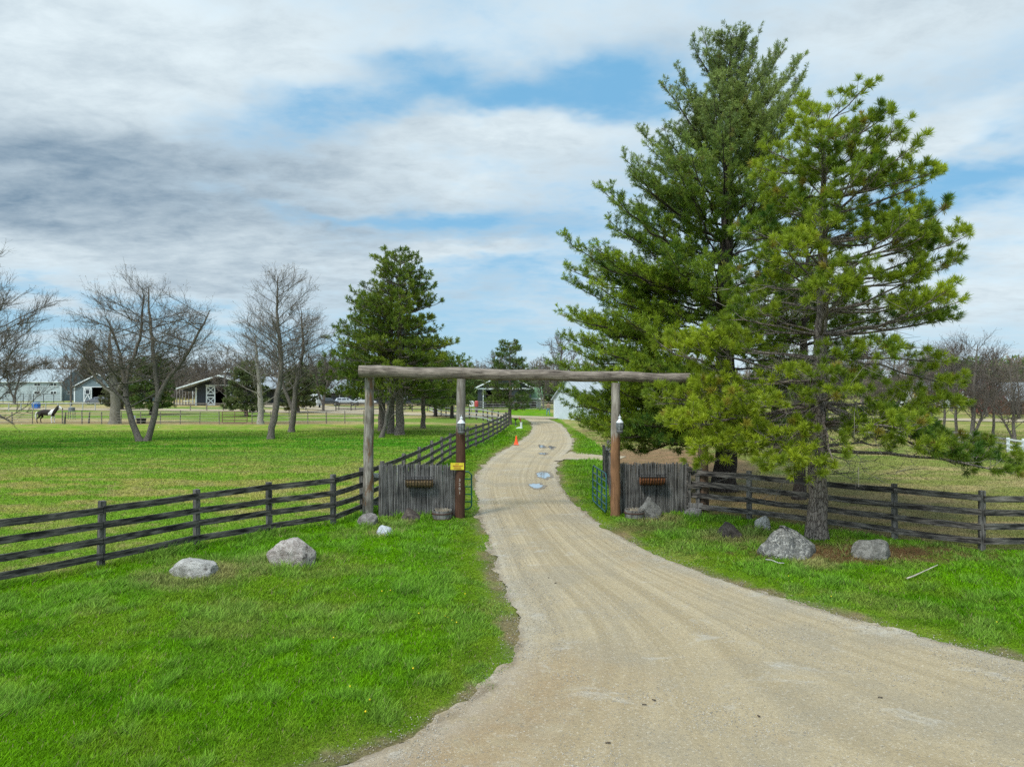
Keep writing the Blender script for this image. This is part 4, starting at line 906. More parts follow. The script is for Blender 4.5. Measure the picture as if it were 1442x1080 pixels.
B = Bare(73, (.1, 0, 7.4), (4.3, 3.4, 4.2), [([(-.1, 0, -.1), (.1, 0, 1.9), (.3, 0, 4), (.9, .1, 7), (.7, 0, 10.6)], .25, .02), ([(.1, 0, 1.9), (-.8, .2, 3.6), (-1.2, .2, 6), (-1.3, 0, 8.5)], .15, .02)], nl=36, dens=1.0, r_twig=.0065, lv=3, buds=.7, low=.3)
bare_tree(B, (x, y, 0), 'broad bare tree forking low, just behind the tall slender one', seed=73, bud_size=.024)
x, y = gp(162, 597)
B = Bare(74, (0, 0, 7.2), (4.4, 4, 4.2), [([(0, 0, -.1), (.05, 0, 2.4), (-.1, 0, 4.2), (-.6, 0, 7), (-.5, 0, 10)], .52, .03), ([(0, 0, 3.2), (1.3, 0, 5), (2.0, .2, 8)], .22, .02), ([(0, 0, 3.0), (-1.8, 0, 4.3), (-3.2, .2, 6.6)], .2, .02)], nl=30, dens=.65, r_twig=.008, lv=3, buds=.6)
bare_tree(B, (x, y, 0), 'old bare tree with the thickest trunk standing by the wire fence', seed=74, bud_size=.03, bark_m=bark('pale_ridged_bark', (.08, .07, .055), (.27, .24, .20)), bud=(.18, .15, .11))
x, y = gp(367, 597)
B = Bare(75, (-.6, 0, 6.6), (4.2, 3.8, 4.2), [([(0, 0, -.1), (0, 0, 2.4), (-.2, 0, 5), (-.6, 0, 9.5)], .30, .03)], nl=28, dens=.75, r_twig=.008, lv=3, buds=.9, low=.2)
bare_tree(B, (x, y, 0), 'bare tree with a pale flaking trunk behind the wire fence', seed=75, bud_size=.03, bark_m=bark('pale_flaking_bark', (.14, .12, .10), (.42, .39, .34)), bud=(.17, .14, .09))
# big tree whose trunk stands left of the picture
B = Bare(76, (.5, 0, 7.3), (8.0, 6.0, 6.6), [([(0, 0, -.1), (.1, 0, 2), (.4, 0, 5), (0, 0, 8), (.2, 0, 11)], .30, .03), ([(.1, 0, 2.2), (1.8, 0, 3.4), (4.2, 0, 2.6), (5.6, .1, 1.6)], .12, .02), ([(.2, 0, 3.2), (2.4, 0, 5.6), (4.6, 0, 8.4)], .13, .02)], nl=46, dens=1.05, r_twig=.0075, lv=3, buds=.8, lift=.5, low=.12)
bare_tree(B, (-36.4, 43.5, 0), 'bare tree whose drooping limbs reach in at the edge of the picture beside the horse', seed=76, bud_size=.022)
# medium trees near the barns
GB = 'bare trees round the farmyard'
B = Bare(77, (0, 0, 6.4), (3.4, 3.4, 4.0), [([(0, 0, -.1), (.1, 0, 2.4), (-.2, 0, 5), (.3, 0, 9.2)], .17, .03)], nl=26, dens=.7, r_twig=.016, lv=3, buds=.5, low=.2)
m1 = bare_tree(B, (xat(318, 120), 120, 0), 'bare tree between the forked tree and the slender tree by the dark barn', seed=77, bud_size=.04, group=GB)
B = Bare(78, (0, 0, 6.6), (4.2, 4.0, 4.2), [([(0, 0, -.1), (-.1, 0, 2), (-.9, 0, 5), (-1.2, 0, 9)], .18, .03), ([(0, 0, 1.2), (.9, 0, 3.4), (1.3, 0, 8)], .15, .03)], nl=30, dens=.7, r_twig=.018, lv=3, buds=.5, low=.2)
m2 = bare_tree(B, (xat(705, 128), 128, 0), 'rounded grey bare tree beside the young pine at the bend', seed=78, bud_size=.04, group=GB)
for px, Y, sc, rz, src, lab in ((790, 92, 1.02, 1.0, m1, 'leaning pale bare tree just left of the tall pine at the shed'), (100, 140, 1.0, 2, m1, 'bare tree in front of the grey barn gable'), (20, 150, 1.1, 4, m2, 'bare tree before the long pale barn roof'), (455, 110, .95, 3, m2, 'bare tree half hidden by the pine cluster, left of it'),
                                (490, 150, 1.0, .6, m1, 'bare tree over the pale roof behind the pines'), (290, 165, 1.15, 5, m2, 'bare tree above the dark barn roof left slope'), (340, 170, 1.1, 1.4, m1, 'bare tree rising behind the roof turrets of the dark barn'), (765, 120, .8, 2.2, m2, 'small bare tree beyond the green grass by the shed'), (245, 150, 1.0, 3.5, m2, 'bare tree behind the open lean-to')):
    copy_tree(src, (xat(px, Y), Y, 0), lab, rz, sc)
# right side: grove beyond the far rail fence
GR = 'slim bare trees lined up beyond the far rail fence'
B = Bare(81, (.3, 0, 5.0), (2.8, 2.6, 3.2), [([(0, 0, -.1), (.15, 0, 1.6), (.2, 0, 4), (.5, 0, 7.2)], .15, .02), ([(0, 0, -.1), (.9, 0, 1.8), (1.6, 0, 4)], .10, .02)], nl=28, dens=1.0, r_twig=.008, lv=3, buds=.8, low=.22)
g1 = bare_tree(B, (xat(1368, 53), 53, 0), 'thickest of the slim bare trees, forked near the ground, beside the white fence panels', seed=81, bud_size=.024, group=GR, bud=(.17, .12, .09))
B = Bare(82, (0, 0, 4.6), (2.2, 2.1, 2.9), [([(0, 0, -.1), (.05, 0, 1.6), (-.1, 0, 4), (.1, 0, 6.8)], .10, .02)], nl=24, dens=1.0, r_twig=.008, lv=3, buds=.8, low=.25)
g2 = bare_tree(B, (xat(1346, 55), 55, 0), 'thin upright bare tree immediately left of the thickest grove tree', seed=82, bud_size=.024, group=GR, bud=(.17, .12, .09))
k = 0
for px, Y, sc, rz, src, lab in ((1430, 49, .72, 2.2, g1, 'forked bare tree at the picture edge before the brown stable'), (1399, 54, .9, 1, g2, 'single thin bare trunk in the middle of the grove'), (1330, 60, .95, 3, g2, 'thin bare tree farthest left of the grove where the rails darken'), (1312, 62, 1.0, 4.4, g2, 'slender bare tree seen just past the lowest pine bough'),
                                (1215, 68, 1.05, .4, g2, 'pale bare trunk standing between the foreground pine branches near the black rails'), (1255, 75, 1.1, 5.0, g1, 'bare tree glimpsed through the middle of the foreground pine'), (1390, 90, .85, 2.8, g1, 'tall grey bare tree behind the grove, before the road'),
                                (1340, 110, 1.1, .9, g1, 'distant bare tree over the white house'), (1435, 84, .85, 3.7, g1, 'large bare tree above the brown stable roof'), (1290, 120, 1.12, 1.9, g1, 'distant bare tree seen past the longest drooping bough'), (1180, 118, 1.1, 4.0, g1, 'distant bare tree behind the foreground trunk'), (1090, 125, 1.1, 5.2, g1, 'distant bare tree behind the two right hand trunks')):
    copy_tree(src, (xat(px, Y), Y, 0), lab, rz, sc)
# reddish budding shrub and a warm yellow one
def shrub(name, loc, r, col, label, n=1500, size=.12, stems=16, group=None):
    rr = np.random.default_rng(int(abs(loc[0]*13+loc[1]*7))); root = thing(name, (*loc, 0), label, 'shrub', group)
    mb = MB(); tips = []
    for i in range(stems):
        a = rr.uniform(0, 6.28); q = rr.uniform(.3, 1); p1 = (math.cos(a)*r[0]*q*.9, math.sin(a)*r[0]*q*.9, r[1]*(1.7-.5*q)); mb.tube([(math.cos(a)*.1, math.sin(a)*.1, -.05), (p1[0]*.5, p1[1]*.5, p1[2]*.6), p1], [.05, .03, .01], 4, cap=False); tips.append(p1)
    mb.build('stems', M_BARK_BARE, root)
    d = rr.normal(0, 1, (n, 3)); d /= np.linalg.norm(d, axis=1)[:, None]; P = d*rr.uniform(.35, 1, (n, 1))**.5*np.array([r[0], r[0], r[1]])+np.array([0, 0, r[1]*1.05]); P[:, 2] = np.abs(P[:, 2])
    P += .25*np.sin(P[:, ::-1]*3.1)
    V = P[:, None]+rr.normal(0, size, (n, 3, 3)); c = np.array(col)*rr.uniform(.5, 1.5, (n, 1)); np_mesh('foliage', V.reshape(-1, 3), np.arange(3*n).reshape(-1, 3), M_NEEDLE, root, col=np.repeat(c, 3, 0)); return root
shrub('budding_shrub', (xat(1383, 96), 96), (2.7, 2.6), (.19, .045, .05), 'dark red budding ornamental tree behind the bare grove')
shrub('budding_shrub', (xat(1305, 88), 88), (1.8, 1.8), (.30, .23, .03), 'yellow flowering shrub glimpsed behind the low pine boughs')
shrub('evergreen_clump', (xat(843, 62), 62), (2.0, 1.7), (.10, .16, .02), 'added loose green foliage beside the bend, standing in for low boughs of the tall pine', 2600, .07)  # added foliage in place of low pine boughs, covering part of the shed
shrub('evergreen_clump', (xat(870, 52), 50), (1.6, 1.1), (.11, .19, .02), 'bushy green shrub behind the right gate pole', 3000, .07)

# --- far woods along the horizon: one mass nobody could count
def woods():
    rr = np.random.default_rng(91); protos = []
    for sd in range(4):
        B = Bare(100+sd, (0, 0, 6.6), (4.0, 4.0, 5.0), [([(0, 0, -.1), (.1, 0, 3), (rr.uniform(-.5, .5), 0, 10)], .20, .03)], nl=16, dens=.36, r_twig=.032, lv=2, buds=.9, low=.08)
        mb, seg, tip = B.arrays(); thick = []
        for P, r, k in B.thick:
            for i in range(len(P)-1): thick.append((*P[i], *P[i+1], r[i], r[i+1]))
        V, F = prisms(np.vstack([np.array(thick), seg]), 3); bt = B.bud_tris(rr, tip, .10); protos.append((V, F, bt))
    Vs, Fq, Ft, Cs = [], [], [], []; n0 = 0
    def put(x, y, sc, tint):
        nonlocal n0
        V, F, bt = protos[rr.integers(0, 4)]; a = rr.uniform(0, 6.28); A = np.vstack([V, bt]); c, s_ = math.cos(a), math.sin(a)
        W = np.c_[(A[:, 0]*c-A[:, 1]*s_)*sc+x, (A[:, 0]*s_+A[:, 1]*c)*sc+y, A[:, 2]*sc*rr.uniform(.9, 1.15)]
        Vs.append(W); Fq.append(F+n0); Ft.append(np.arange(len(bt)).reshape(-1, 3)+len(V)+n0); n0 += len(A)
        cc = np.tile(np.array(tint)*rr.uniform(.75, 1.25), (len(A), 1)); cc[len(V):] *= np.array([1.35, 1.25, 1.0])*.9; Cs.append(cc)
    for i in range(210):
        x = rr.uniform(-235, -12); y = rr.uniform(205, 285); put(x, y, rr.uniform(.82, 1.12)*(1.0+.12*(y-205)/70), (.21, .18, .15))
    for i in range(60): put(rr.uniform(-18, 60), rr.uniform(200, 250), rr.uniform(.75, 1.05), (.20, .17, .12))
    for i in range(110): put(rr.uniform(40, 230), rr.uniform(160, 250), rr.uniform(.8, 1.2), (.25, .20, .17))
    for i in range(26): put(rr.uniform(-330, -215), rr.uniform(150, 240), rr.uniform(.9, 1.2), (.20, .16, .125))
    # undergrowth and dusky evergreens mixed in
    m = 60000; ux = rr.uniform(-300, 260, m); uy = rr.uniform(200, 262, m); hh = 3.6+5.6*fbm(ux*.06, uy*.05, 95, 3); uz = rr.random(m)*hh
    U = np.c_[ux, uy, uz]; V = U[:, None]+rr.normal(0, .55, (m, 3, 3)); V[..., 2] = np.abs(V[..., 2]); g = sstep(fbm(ux*.03, uy*.03, 97, 2), .50, .60)[:, None]
    c = (np.array([.17, .14, .11])*(1-g)+np.array([.08, .11, .05])*g)*rr.uniform(.6, 1.35, (m, 1))
    Vs.append(V.reshape(-1, 3)); Ft.append(np.arange(3*m).reshape(-1, 3)+n0); Cs.append(np.repeat(c, 3, 0)); n0 += 3*m
    # low evergreen crowns behind the bend
    for (cx_, cy_, r_, h_) in [(xat(655, 150), 150, 7, 8.0), (xat(640, 165), 165, 7, 9), (xat(745, 175), 175, 7, 8.5), (xat(775, 160), 160, 6, 7.5), (xat(440, 175), 175, 7, 9.0), (xat(470, 180), 180, 6, 9.5), (xat(800, 165), 165, 6, 8), (xat(1115, 160), 160, 8, 9), (xat(1360, 150), 150, 8, 10), (xat(1420, 170), 170, 7, 11)]:
        m = 1500; d = rr.normal(0, 1, (m, 3)); d /= np.linalg.norm(d, axis=1)[:, None]; P = d*rr.uniform(.5, 1.05, (m, 1))*np.array([r_*.6, r_*.6, h_*.5])+np.array([cx_, cy_, h_*.5]); P += .5*np.sin(P[:, ::-1]*1.3)
        V = P[:, None]+rr.normal(0, .38, (m, 3, 3)); V[..., 2] = np.abs(V[..., 2]); Vs.append(V.reshape(-1, 3)); Ft.append(np.arange(3*m).reshape(-1, 3)+n0); Cs.append(np.repeat(np.array([.11, .155, .05])*rr.uniform(.5, 1.5, (m, 1)), 3, 0)); n0 += 3*m
    o = np_mesh('distant_woods', np.vstack(Vs), [np.vstack(Fq), np.vstack(Ft)], M_BUD, col=np.vstack(Cs)); tag(o, kind='stuff', label='far off leafless woods closing the horizon')
woods()
# ---------------------------------------------------------------- built things
class Grp:
    """a thing: an Empty at its base; parts are given in world coordinates and stored relative to it"""
    def __init__(s, name, loc, label, cat, group=None, rz=0.0):
        s.o = thing(name, loc, label, cat, group); s.loc = Vector(loc)
    def add(s, name, mb, mat, parent=None, smooth=False, bevel=0.0, label=None):
        mb.v = [(x-s.loc.x, y-s.loc.y, z-s.loc.z) for x, y, z in mb.v]
        o = mb.build(name, mat, parent or s.o, smooth, bevel)
        if label: o['label'] = label
        return o
def gz(x, y): return float(height(x, y))

def rail_fence(pts, label, H=1.40, rails=(.28, .62, .95, 1.30), rh=.148, th=.038, pw=.13, mat_r=None, mat_p=None, group=None, name='rail_fence', side=-1, extra=.06, skip=(), round_=False, cat='fence', sag=.02, dz=0.0):
    mat_r = mat_r or M_FENCE; mat_p = mat_p or M_FENCEP
    G = Grp(name, (pts[0][0], pts[0][1], gz(*pts[0])), label, cat, group)
    P = [Vector((x, y, gz(x, y)+dz)) for x, y in pts]
    for i, p in enumerate(P):
        h = H+extra+R.uniform(-.03, .03); lean = (R.uniform(-.02, .02), R.uniform(-.02, .02))
        if round_: m = MB().tube([(p.x, p.y, p.z-.1), (p.x+lean[0], p.y+lean[1], p.z+h)], [pw/2, pw/2*.92], 7)
        else:
            d = (P[min(i+1, len(P)-1)]-P[max(i-1, 0)]); m = MB().box((p.x, p.y, p.z+h/2-.05), (pw, pw, h+.1), math.atan2(d.y, d.x)+R.uniform(-.05, .05), rx=lean[0], ry=lean[1])
        G.add('post', m, mat_p, bevel=0 if round_ else .008)
    for i in range(len(P)-1):
        if i in skip: continue
        a, b = P[i], P[i+1]; d = (b-a).normalized(); nrm = Vector((-d.y, d.x, 0))*side*(pw/2+th/2-.004)
        for r in rails:
            j1, j2 = R.uniform(-sag, sag), R.uniform(-sag, sag); mid = (a+b)/2+nrm+Vector((0, 0, r+(j1+j2)/2+R.uniform(-sag, .2*sag)))
            m = MB(); q0 = a+nrm-d*.03*(1 if i == 0 else 0)+Vector((0, 0, r+j1)); q1 = b+nrm+Vector((0, 0, r+j2))-d*.006
            m.beam(q0, mid, th, rh); n = len(m.v); m2 = MB().beam(mid, q1, th, rh)
            m.v = m.v[:4]+m.v[4:8]+m2.v[4:8]; m.f = [(0,1,2,3), (0,4,5,1), (1,5,6,2), (2,6,7,3), (3,7,4,0), (4,8,9,5), (5,9,10,6), (6,10,11,7), (7,11,8,4), (11,10,9,8)]
            G.add('rail', m, mat_r)
    return G
rail_fence(FENCE_L, 'long weathered black four rail fence from the lawn past the stake screen to the bend')
rail_fence([(5.42, 21.95)]+FENCE_R, 'weathered black four rail fence behind the foreground pine', mat_r=M_FENCE, side=-1)
rail_fence(BACK_R, 'curved grey brown rail fence running back behind the orange footed pole', mat_r=M_GREYWOOD, mat_p=M_FENCEP, rh=.10, th=.04, rails=(.3, .55, .8, 1.05, 1.3), side=-1)

# pale curved fence by the yard, and far fences
M_PALEW = wood('whitewashed_board', (.20, .20, .19), (.62, .62, .59), (3, 3, 10)); M_REDP = wood('grey_red_post', (.06, .04, .045), (.20, .15, .15), (10, 10, 1.5))
pf = [(-12.6, 108), (-11.4, 102), (-10.3, 97), (-9.3, 92.5), (-8.3, 88.6), (-7.3, 86.2), (-6.2, 85), (-5.1, 84.4), (-4.2, 83), (-3.3, 80.5), (-2.7, 77.5), (-2.1, 74), (-1.4, 71.2), (-.6, 68.9)]
rail_fence(pf, 'pale grey curved three rail fence joining the black fence at the bend', H=1.35, rails=(.35, .78, 1.22), rh=.13, th=.04, pw=.13, mat_r=M_PALEW, mat_p=M_REDP)
rail_fence([(-8.0+2.5*i, 112+.25*i) for i in range(10)], 'grey far rail fence across the grass beyond the bend', H=1.5, rails=(.3, .7, 1.05, 1.4), rh=.14, mat_r=M_GREYWOOD, mat_p=M_FENCEP)
rail_fence([(-27.5+2.4*i, 110-.1*i) for i in range(7)], 'dark far rail fence behind the tall pine cluster', H=1.4, rails=(.4, .9, 1.3), rh=.12, mat_r=M_FENCE)
fr = [gp(px, py) for px, py in ((1096, 602), (1131, 604.5), (1165, 607), (1198, 610), (1232, 613), (1267, 617), (1304, 621), (1341, 625.5), (1380, 631), (1419, 637.5))]
rail_fence(fr, 'dark grey far rail fence crossing behind the pines to the white panels', H=.85, rails=(.22, .5, .8), rh=.11, mat_r=wood('bleached_board', (.06, .055, .052), (.42, .40, .38), (3, 3, 10)), side=-1)
wf = [gp(1419.6, 637.8), gp(1441, 641), gp(1464, 645)]
rail_fence(wf, 'short white three rail fence panels at the picture edge', H=.85, rails=(.22, .5, .8), rh=.09, mat_r=M_WHITE, mat_p=M_WHITE, name='rail_fence', side=-1)
rail_fence([(13.5+2.6*i, 68.5-.6*i) for i in range(9)], 'black farther rail fence seen between the trunks of the pines', H=1.4, rails=(.3, .65, 1.0, 1.35), rh=.13)

# wire fence of the horse paddock
M_WIRE = plain('galvanised_wire', (.30, .28, .25), .5, .5); M_THINP = wood('thin_grey_post', (.08, .065, .05), (.32, .28, .23), (14, 14, 2))
def wire_fence(px0, px1, Y, label, sp=2.05, H=1.35, wires=(.3, .6, .9, 1.2), wr=.016, pr=.05, mat=M_THINP, wm=M_WIRE, dark_every=0, rail_top=False):
    X0, X1 = xat(px0, Y), xat(px1, Y); n = max(1, round((X1-X0)/sp)); G = Grp('wire_fence', (X0, Y, 0), label, 'fence')
    xs = [X0+(X1-X0)*i/n for i in range(n+1)]
    for i, x in enumerate(xs): G.add('post', MB().tube([(x, Y, -.1), (x+R.uniform(-.04, .04), Y, H+R.uniform(-.08, .12))], [pr*R.uniform(.85, 1.3)]*2, 6), mat)
    for w in wires: G.add('wire', MB().tube([(x, Y-.06, w+R.uniform(-.015, .015)+gz(x, Y)) for x in xs], wr, 4), wm)
    if rail_top:
        for a, b in zip(xs[:-1], xs[1:]): G.add('rail', MB().beam((a, Y-.07, H-.08), (b, Y-.07, H-.08), .04, .13), mat)
    return G
wire_fence(88, 309, 73.2, 'wire paddock fence with thin posts between the horse and the field gate')
wire_fence(355, 512, 73.6, 'wire paddock fence running from the field gate behind the slender bare trees', wr=.018)
wire_fence(-40, 46, 73.4, 'tubular paddock panels beside the horse hindquarters', sp=2.3, wires=(.25, .5, .75, 1.0, 1.25), wr=.022)
wire_fence(-40, 134, 113, 'whitish post and rail fence behind the horse', sp=2.0, H=1.25, wires=(.5,), wr=.02, pr=.075, mat=M_PALEW, rail_top=True)
wire_fence(268, 640, 113, 'low grey post and rail fence in front of the dark barn', sp=2.6, H=1.2, wires=(.45,), wr=.02, pr=.08, mat=M_THINP, rail_top=True)
wire_fence(-10, 90, 158, 'dark round pen panels before the pale two storey barn', sp=2.2, H=2.1, wires=(.5, 1.0, 1.5, 2.0), wr=.03, pr=.06, mat=M_BLACK, wm=M_BLACK)
# gates
def tube_gate(a, b, label, mat, z0=.15, z1=1.32, n=6, rr_=.024, brace=2, name='tube_gate'):
    a = Vector((*a, 0)); b = Vector((*b, 0)); G = Grp(name, (a.x, a.y, 0), label, 'gate')
    d = (b-a)
    fr_ = MB(); c = .10; L = d.length; u = d.normalized()
    pts = [a+Vector((0, 0, z0+c)), a+Vector((0, 0, z1-c)), a+u*c+Vector((0, 0, z1)), b-u*c+Vector((0, 0, z1)), b+Vector((0, 0, z1-c)), b+Vector((0, 0, z0+c)), b-u*c+Vector((0, 0, z0)), a+u*c+Vector((0, 0, z0)), a+Vector((0, 0, z0+c))]
    fr_.tube(pts, rr_, 8); G.add('frame', fr_, mat, smooth=True)
    for i in range(1, n-1):
        z = z0+(z1-z0)*i/(n-1); G.add('bar', MB().tube([a+Vector((0, 0, z)), b+Vector((0, 0, z))], rr_*.8, 7), mat, smooth=True)
    for i in range(1, brace+1):
        q = a+d*i/(brace+1)+Vector((0, 0, 0)); G.add('brace', MB().box((q.x, q.y, (z0+z1)/2), (.045, .045, z1-z0), math.atan2(d.y, d.x)), mat)
    return G
tube_gate((-1.26, 21.95), (-3.9, 22.05), 'green tubular gate folded back behind the stake screen of the numbered pole', M_GREENM)
tube_gate((2.86, 21.35), (2.72, 23.7), 'blue green tubular gate swung open beside the orange footed pole', M_BLUEM)
tube_gate((xat(313, 73.2), 73.2), (xat(348, 73.2), 73.2), 'rusty brown field gate in the wire fence', plain('rusty_pipe', (.16, .09, .065), .7), n=5, brace=1, rr_=.04)

# ---------------- the gateway: four poles and a log
def pole_pts(x, y, H, dx, n=14, wob=.012): return [(x+dx*i/n+R.uniform(-wob, wob), y+R.uniform(-wob, wob), -.15+(H+.15)*i/n) for i in range(n+1)]
G = Grp('ranch_gateway', (-1.55, 21.1, 0), 'tall ranch gateway of four poles carrying one long grey log over the drive', 'gateway')
def pole(x, y, H, dx, r0, r1, mat, label):
    P = pole_pts(x, y, H, dx); n = len(P); m = MB().tube(P, [(r0+(r1-r0)*i/(n-1))*(1+R.uniform(-.03, .03)) for i in range(n)], 18, jit=.03)
    return G.add('pole', m, mat, smooth=True, label=label)
pole(-4.40, 21.5, 4.25, .05, .165, .135, M_POSTA, 'outer pole of peeling grey and brown bark')
pB = pole(-1.56, 21.15, 4.20, .03, .155, .13, M_POSTB, 'pole with a dark reddish brown foot and white house number')
pole(3.14, 21.45, 4.08, .02, .152, .13, M_POSTC, 'pole with an orange brown foot')
pole(5.95, 21.8, 4.05, -.1, .165, .14, M_POSTD, 'dark brown pole half hidden in pine boughs')
nb = 40; bp = [(-4.60+10.9*i/nb, 21.2+.5*i/nb, 4.42-.21*i/nb+.018*math.sin(i*.7)) for i in range(nb+1)]
bm_ = MB().tube(bp, [.186-.045*i/nb+R.uniform(-.006, .006) for i in range(nb+1)], 20, jit=.02)
mB, g, b, o = mat_new('grey_log_x'); tc = g.node('ShaderNodeTexCoord'); Pn = g.scale(tc.outputs['Object'], (1.0, 12, 12)); n = g.noise(Pn, 1.6, 8, .68, .5); n2 = g.noise(tc.outputs['Object'], 2.5, 4, .6)
f = g.ramp(g.m('ADD', g.m('MULTIPLY', n, 1.3), g.m('MULTIPLY', n2, .4)), .55, 1.15); g.put(b.inputs['Base Color'], g.mix(f, (.045, .034, .026), (.33, .275, .225))); b.inputs['Roughness'].default_value = .9; bump(g, b, n, .9, .03)
G.add('crossbeam', bm_, mB, smooth=True)
M_TRIMW = plain('worn_white_digits', (.42, .38, .34), .7, var=.3, scale=20)
def text_mesh(name, body, size, mat, parent, loc, rot, org=None, extrude=.002, align='CENTER'):
    cu = bpy.data.curves.new(name, 'FONT'); cu.body = body; cu.size = size; cu.extrude = extrude; cu.align_x = align; cu.align_y = 'CENTER'
    t = bpy.data.objects.new(name, cu); COL.objects.link(t); dg = bpy.context.evaluated_depsgraph_get(); me = bpy.data.meshes.new_from_object(t.evaluated_get(dg)); bpy.data.objects.remove(t)
    me.materials.clear(); me.materials.append(mat); o = bpy.data.objects.new(name, me); link(o, parent); o.location = loc; o.rotation_euler = rot; return o
for i, ch in enumerate('3201'):
    z = 1.19-.125*i
    text_mesh('house_number', ch, .115, M_TRIMW, pB, (0-.005, -.164-.006*0, z), (math.radians(90), 0, 0))
# yellow notice on the numbered pole
G = Grp('notice_sign', (-1.62, 20.95, 1.52), 'small yellow notice with red lettering lines nailed to the numbered pole', 'sign')
G.add('sign_panel', MB().box((-1.63, 20.975, 1.60), (.40, .012, .205), rz=0), plain('yellow_panel', (.62, .52, .03), .5, var=.12, scale=9))
m = MB()
for i, (w, z) in enumerate(((.12, .06), (.26, .012), (.20, -.035), (.22, -.07))):
    x = -1.63-w/2
    while x < -1.63+w/2: l = R.uniform(.012, .035); m.box((x+l/2, 20.965, 1.60+z), (l, .004, .018 if i != 1 else .026)); x += l+R.uniform(.006, .012)
G.add('lettering', m, plain('faded_red_ink', (.42, .10, .04), .6))

# lanterns on the poles
M_WCAP = plain('white_enamel_cap', (.60, .62, .63), .3, var=.06); M_LGLASS = plain('dusty_lantern_glass', (.16, .17, .17), .25, var=.4, scale=14); M_LMET = plain('dull_lantern_metal', (.13, .13, .13), .45, .4)
for (x, y, zt, lab, cap) in ((-1.50, 20.86, 3.02, 'white capped lantern with a worn grey glass body on the numbered pole', .12), (3.24, 21.18, 3.02, 'white capped lantern partly behind a pine sprig on the orange footed pole', .112)):
    G = Grp('wall_lantern', (x, y, zt-.46), lab, 'lantern', 'lanterns on the gateway poles')
    G.add('cap', MB().lathe([(cap, zt-.135), (cap*.93, zt-.115), (cap*.55, zt-.06), (.035, zt-.02), (.03, zt+.0)], (x, y, 0), 18), M_WCAP, smooth=True)
    G.add('finial', MB().lathe([(.012, zt-.005), (.05, zt+.015), (.045, zt+.035), (.01, zt+.06), (.006, zt+.11)], (x, y, 0), 12), M_WCAP, smooth=True)
    G.add('glass', MB().lathe([(.075, zt-.37), (.10, zt-.30), (.105, zt-.2), (.098, zt-.14)], (x, y, 0), 8), M_LGLASS)
    m = MB()
    for k in range(8): a = k*math.pi/4; m.tube([(x+.08*math.cos(a), y+.08*math.sin(a), zt-.37), (x+.112*math.cos(a), y+.112*math.sin(a), zt-.25), (x+.104*math.cos(a), y+.104*math.sin(a), zt-.14)], .007, 4)
    G.add('cage', m, M_LMET); G.add('base', MB().lathe([(.05, zt-.46), (.095, zt-.44), (.11, zt-.39), (.085, zt-.365)], (x, y, 0), 12), M_LMET, smooth=True)
    G.add('bracket', MB().box((x, y+.1, zt-.42), (.05, .16, .05)), M_LMET)

# stake screens
def screen(x0, y0, x1, y1, H, label, n, dark_post=None, lightpost=None):
    G = Grp('stake_screen', (x0, y0, 0), label, 'screen', 'stake screens beside the drive')
    m = MB()
    for i in range(n):
        f = (i+.5)/n; x = x0+(x1-x0)*f; y = y0+(y1-y0)*f; h = H*(1+R.uniform(-.022, .02)); r = (abs(x1-x0)/n)*.47*R.uniform(.72, 1.08)
        dx = R.uniform(-.012, .012); m.tube([(x, y+R.uniform(-.01, .01), -.05), (x+dx*.5, y+R.uniform(-.015, .015), h*.5), (x+dx, y+R.uniform(-.02, .02), h-.03), (x+dx, y, h)], [r, r*.97, r*.9, r*.35], 7)
    for i in range(n):
        f = (i+1.0)/n; x = x0+(x1-x0)*f; y = y0+(y1-y0)*f+abs(x1-x0)/n*.75; h = H*(1+R.uniform(-.05, .0)); r = (abs(x1-x0)/n)*.46
        m.tube([(x, y, -.05), (x+R.uniform(-.01, .01), y, h)], [r, r*.85], 6)
    G.add('stakes', m, M_STAKE, smooth=True)
    for z in (.35, 1.25): G.add('rail', MB().beam((x0, y0+.085, z), (x1, y1+.085, z), .07, .09), M_FENCE)
    for x, y in ((x0-.03, y0+.06), (x1+.03, y1+.06)): G.add('post', MB().tube([(x, y, -.1), (x, y, H*.98)], [.05, .045], 8), M_FENCEP)
    return G
screen(-3.97, 21.32, -1.78, 21.28, 1.62, 'weathered stake screen between the peeling pole and the numbered pole', 44)
screen(3.42, 21.72, 5.42, 21.85, 1.62, 'darker stake screen right of the orange footed pole behind the upright rock', 42)
G = Grp('plank', (-4.1, 21.95, 0), 'short pale cross plank filling the gap beside the peeling pole', 'plank')
G.add('board', MB().beam((-4.32, 21.85, 1.22), (-3.98, 21.85, 1.22), .04, .13), M_PALEW); G.add('board', MB().beam((-4.32, 21.85, .35), (-3.98, 21.85, .35), .04, .11), M_GREYWOOD)
G.add('stake', MB().box((-4.02, 21.9, .65), (.05, .05, 1.4)), M_FENCEP)
G = Grp('plank', (5.6, 21.5, 0), 'pale low plank between the darker screen and the dark brown pole', 'plank')
G.add('board', MB().beam((5.40, 21.6, .33), (5.84, 21.6, .33), .05, .14), M_GREYWOOD); G.add('board', MB().beam((5.40, 21.68, 1.42), (5.84, 21.68, 1.42), .05, .12), M_FENCE); G.add('board', MB().beam((5.40, 21.68, .9), (5.84, 21.68, .9), .05, .12), M_FENCE)
G.add('stake', MB().box((5.47, 21.72, .75), (.08, .06, 1.5)), M_FENCEP)

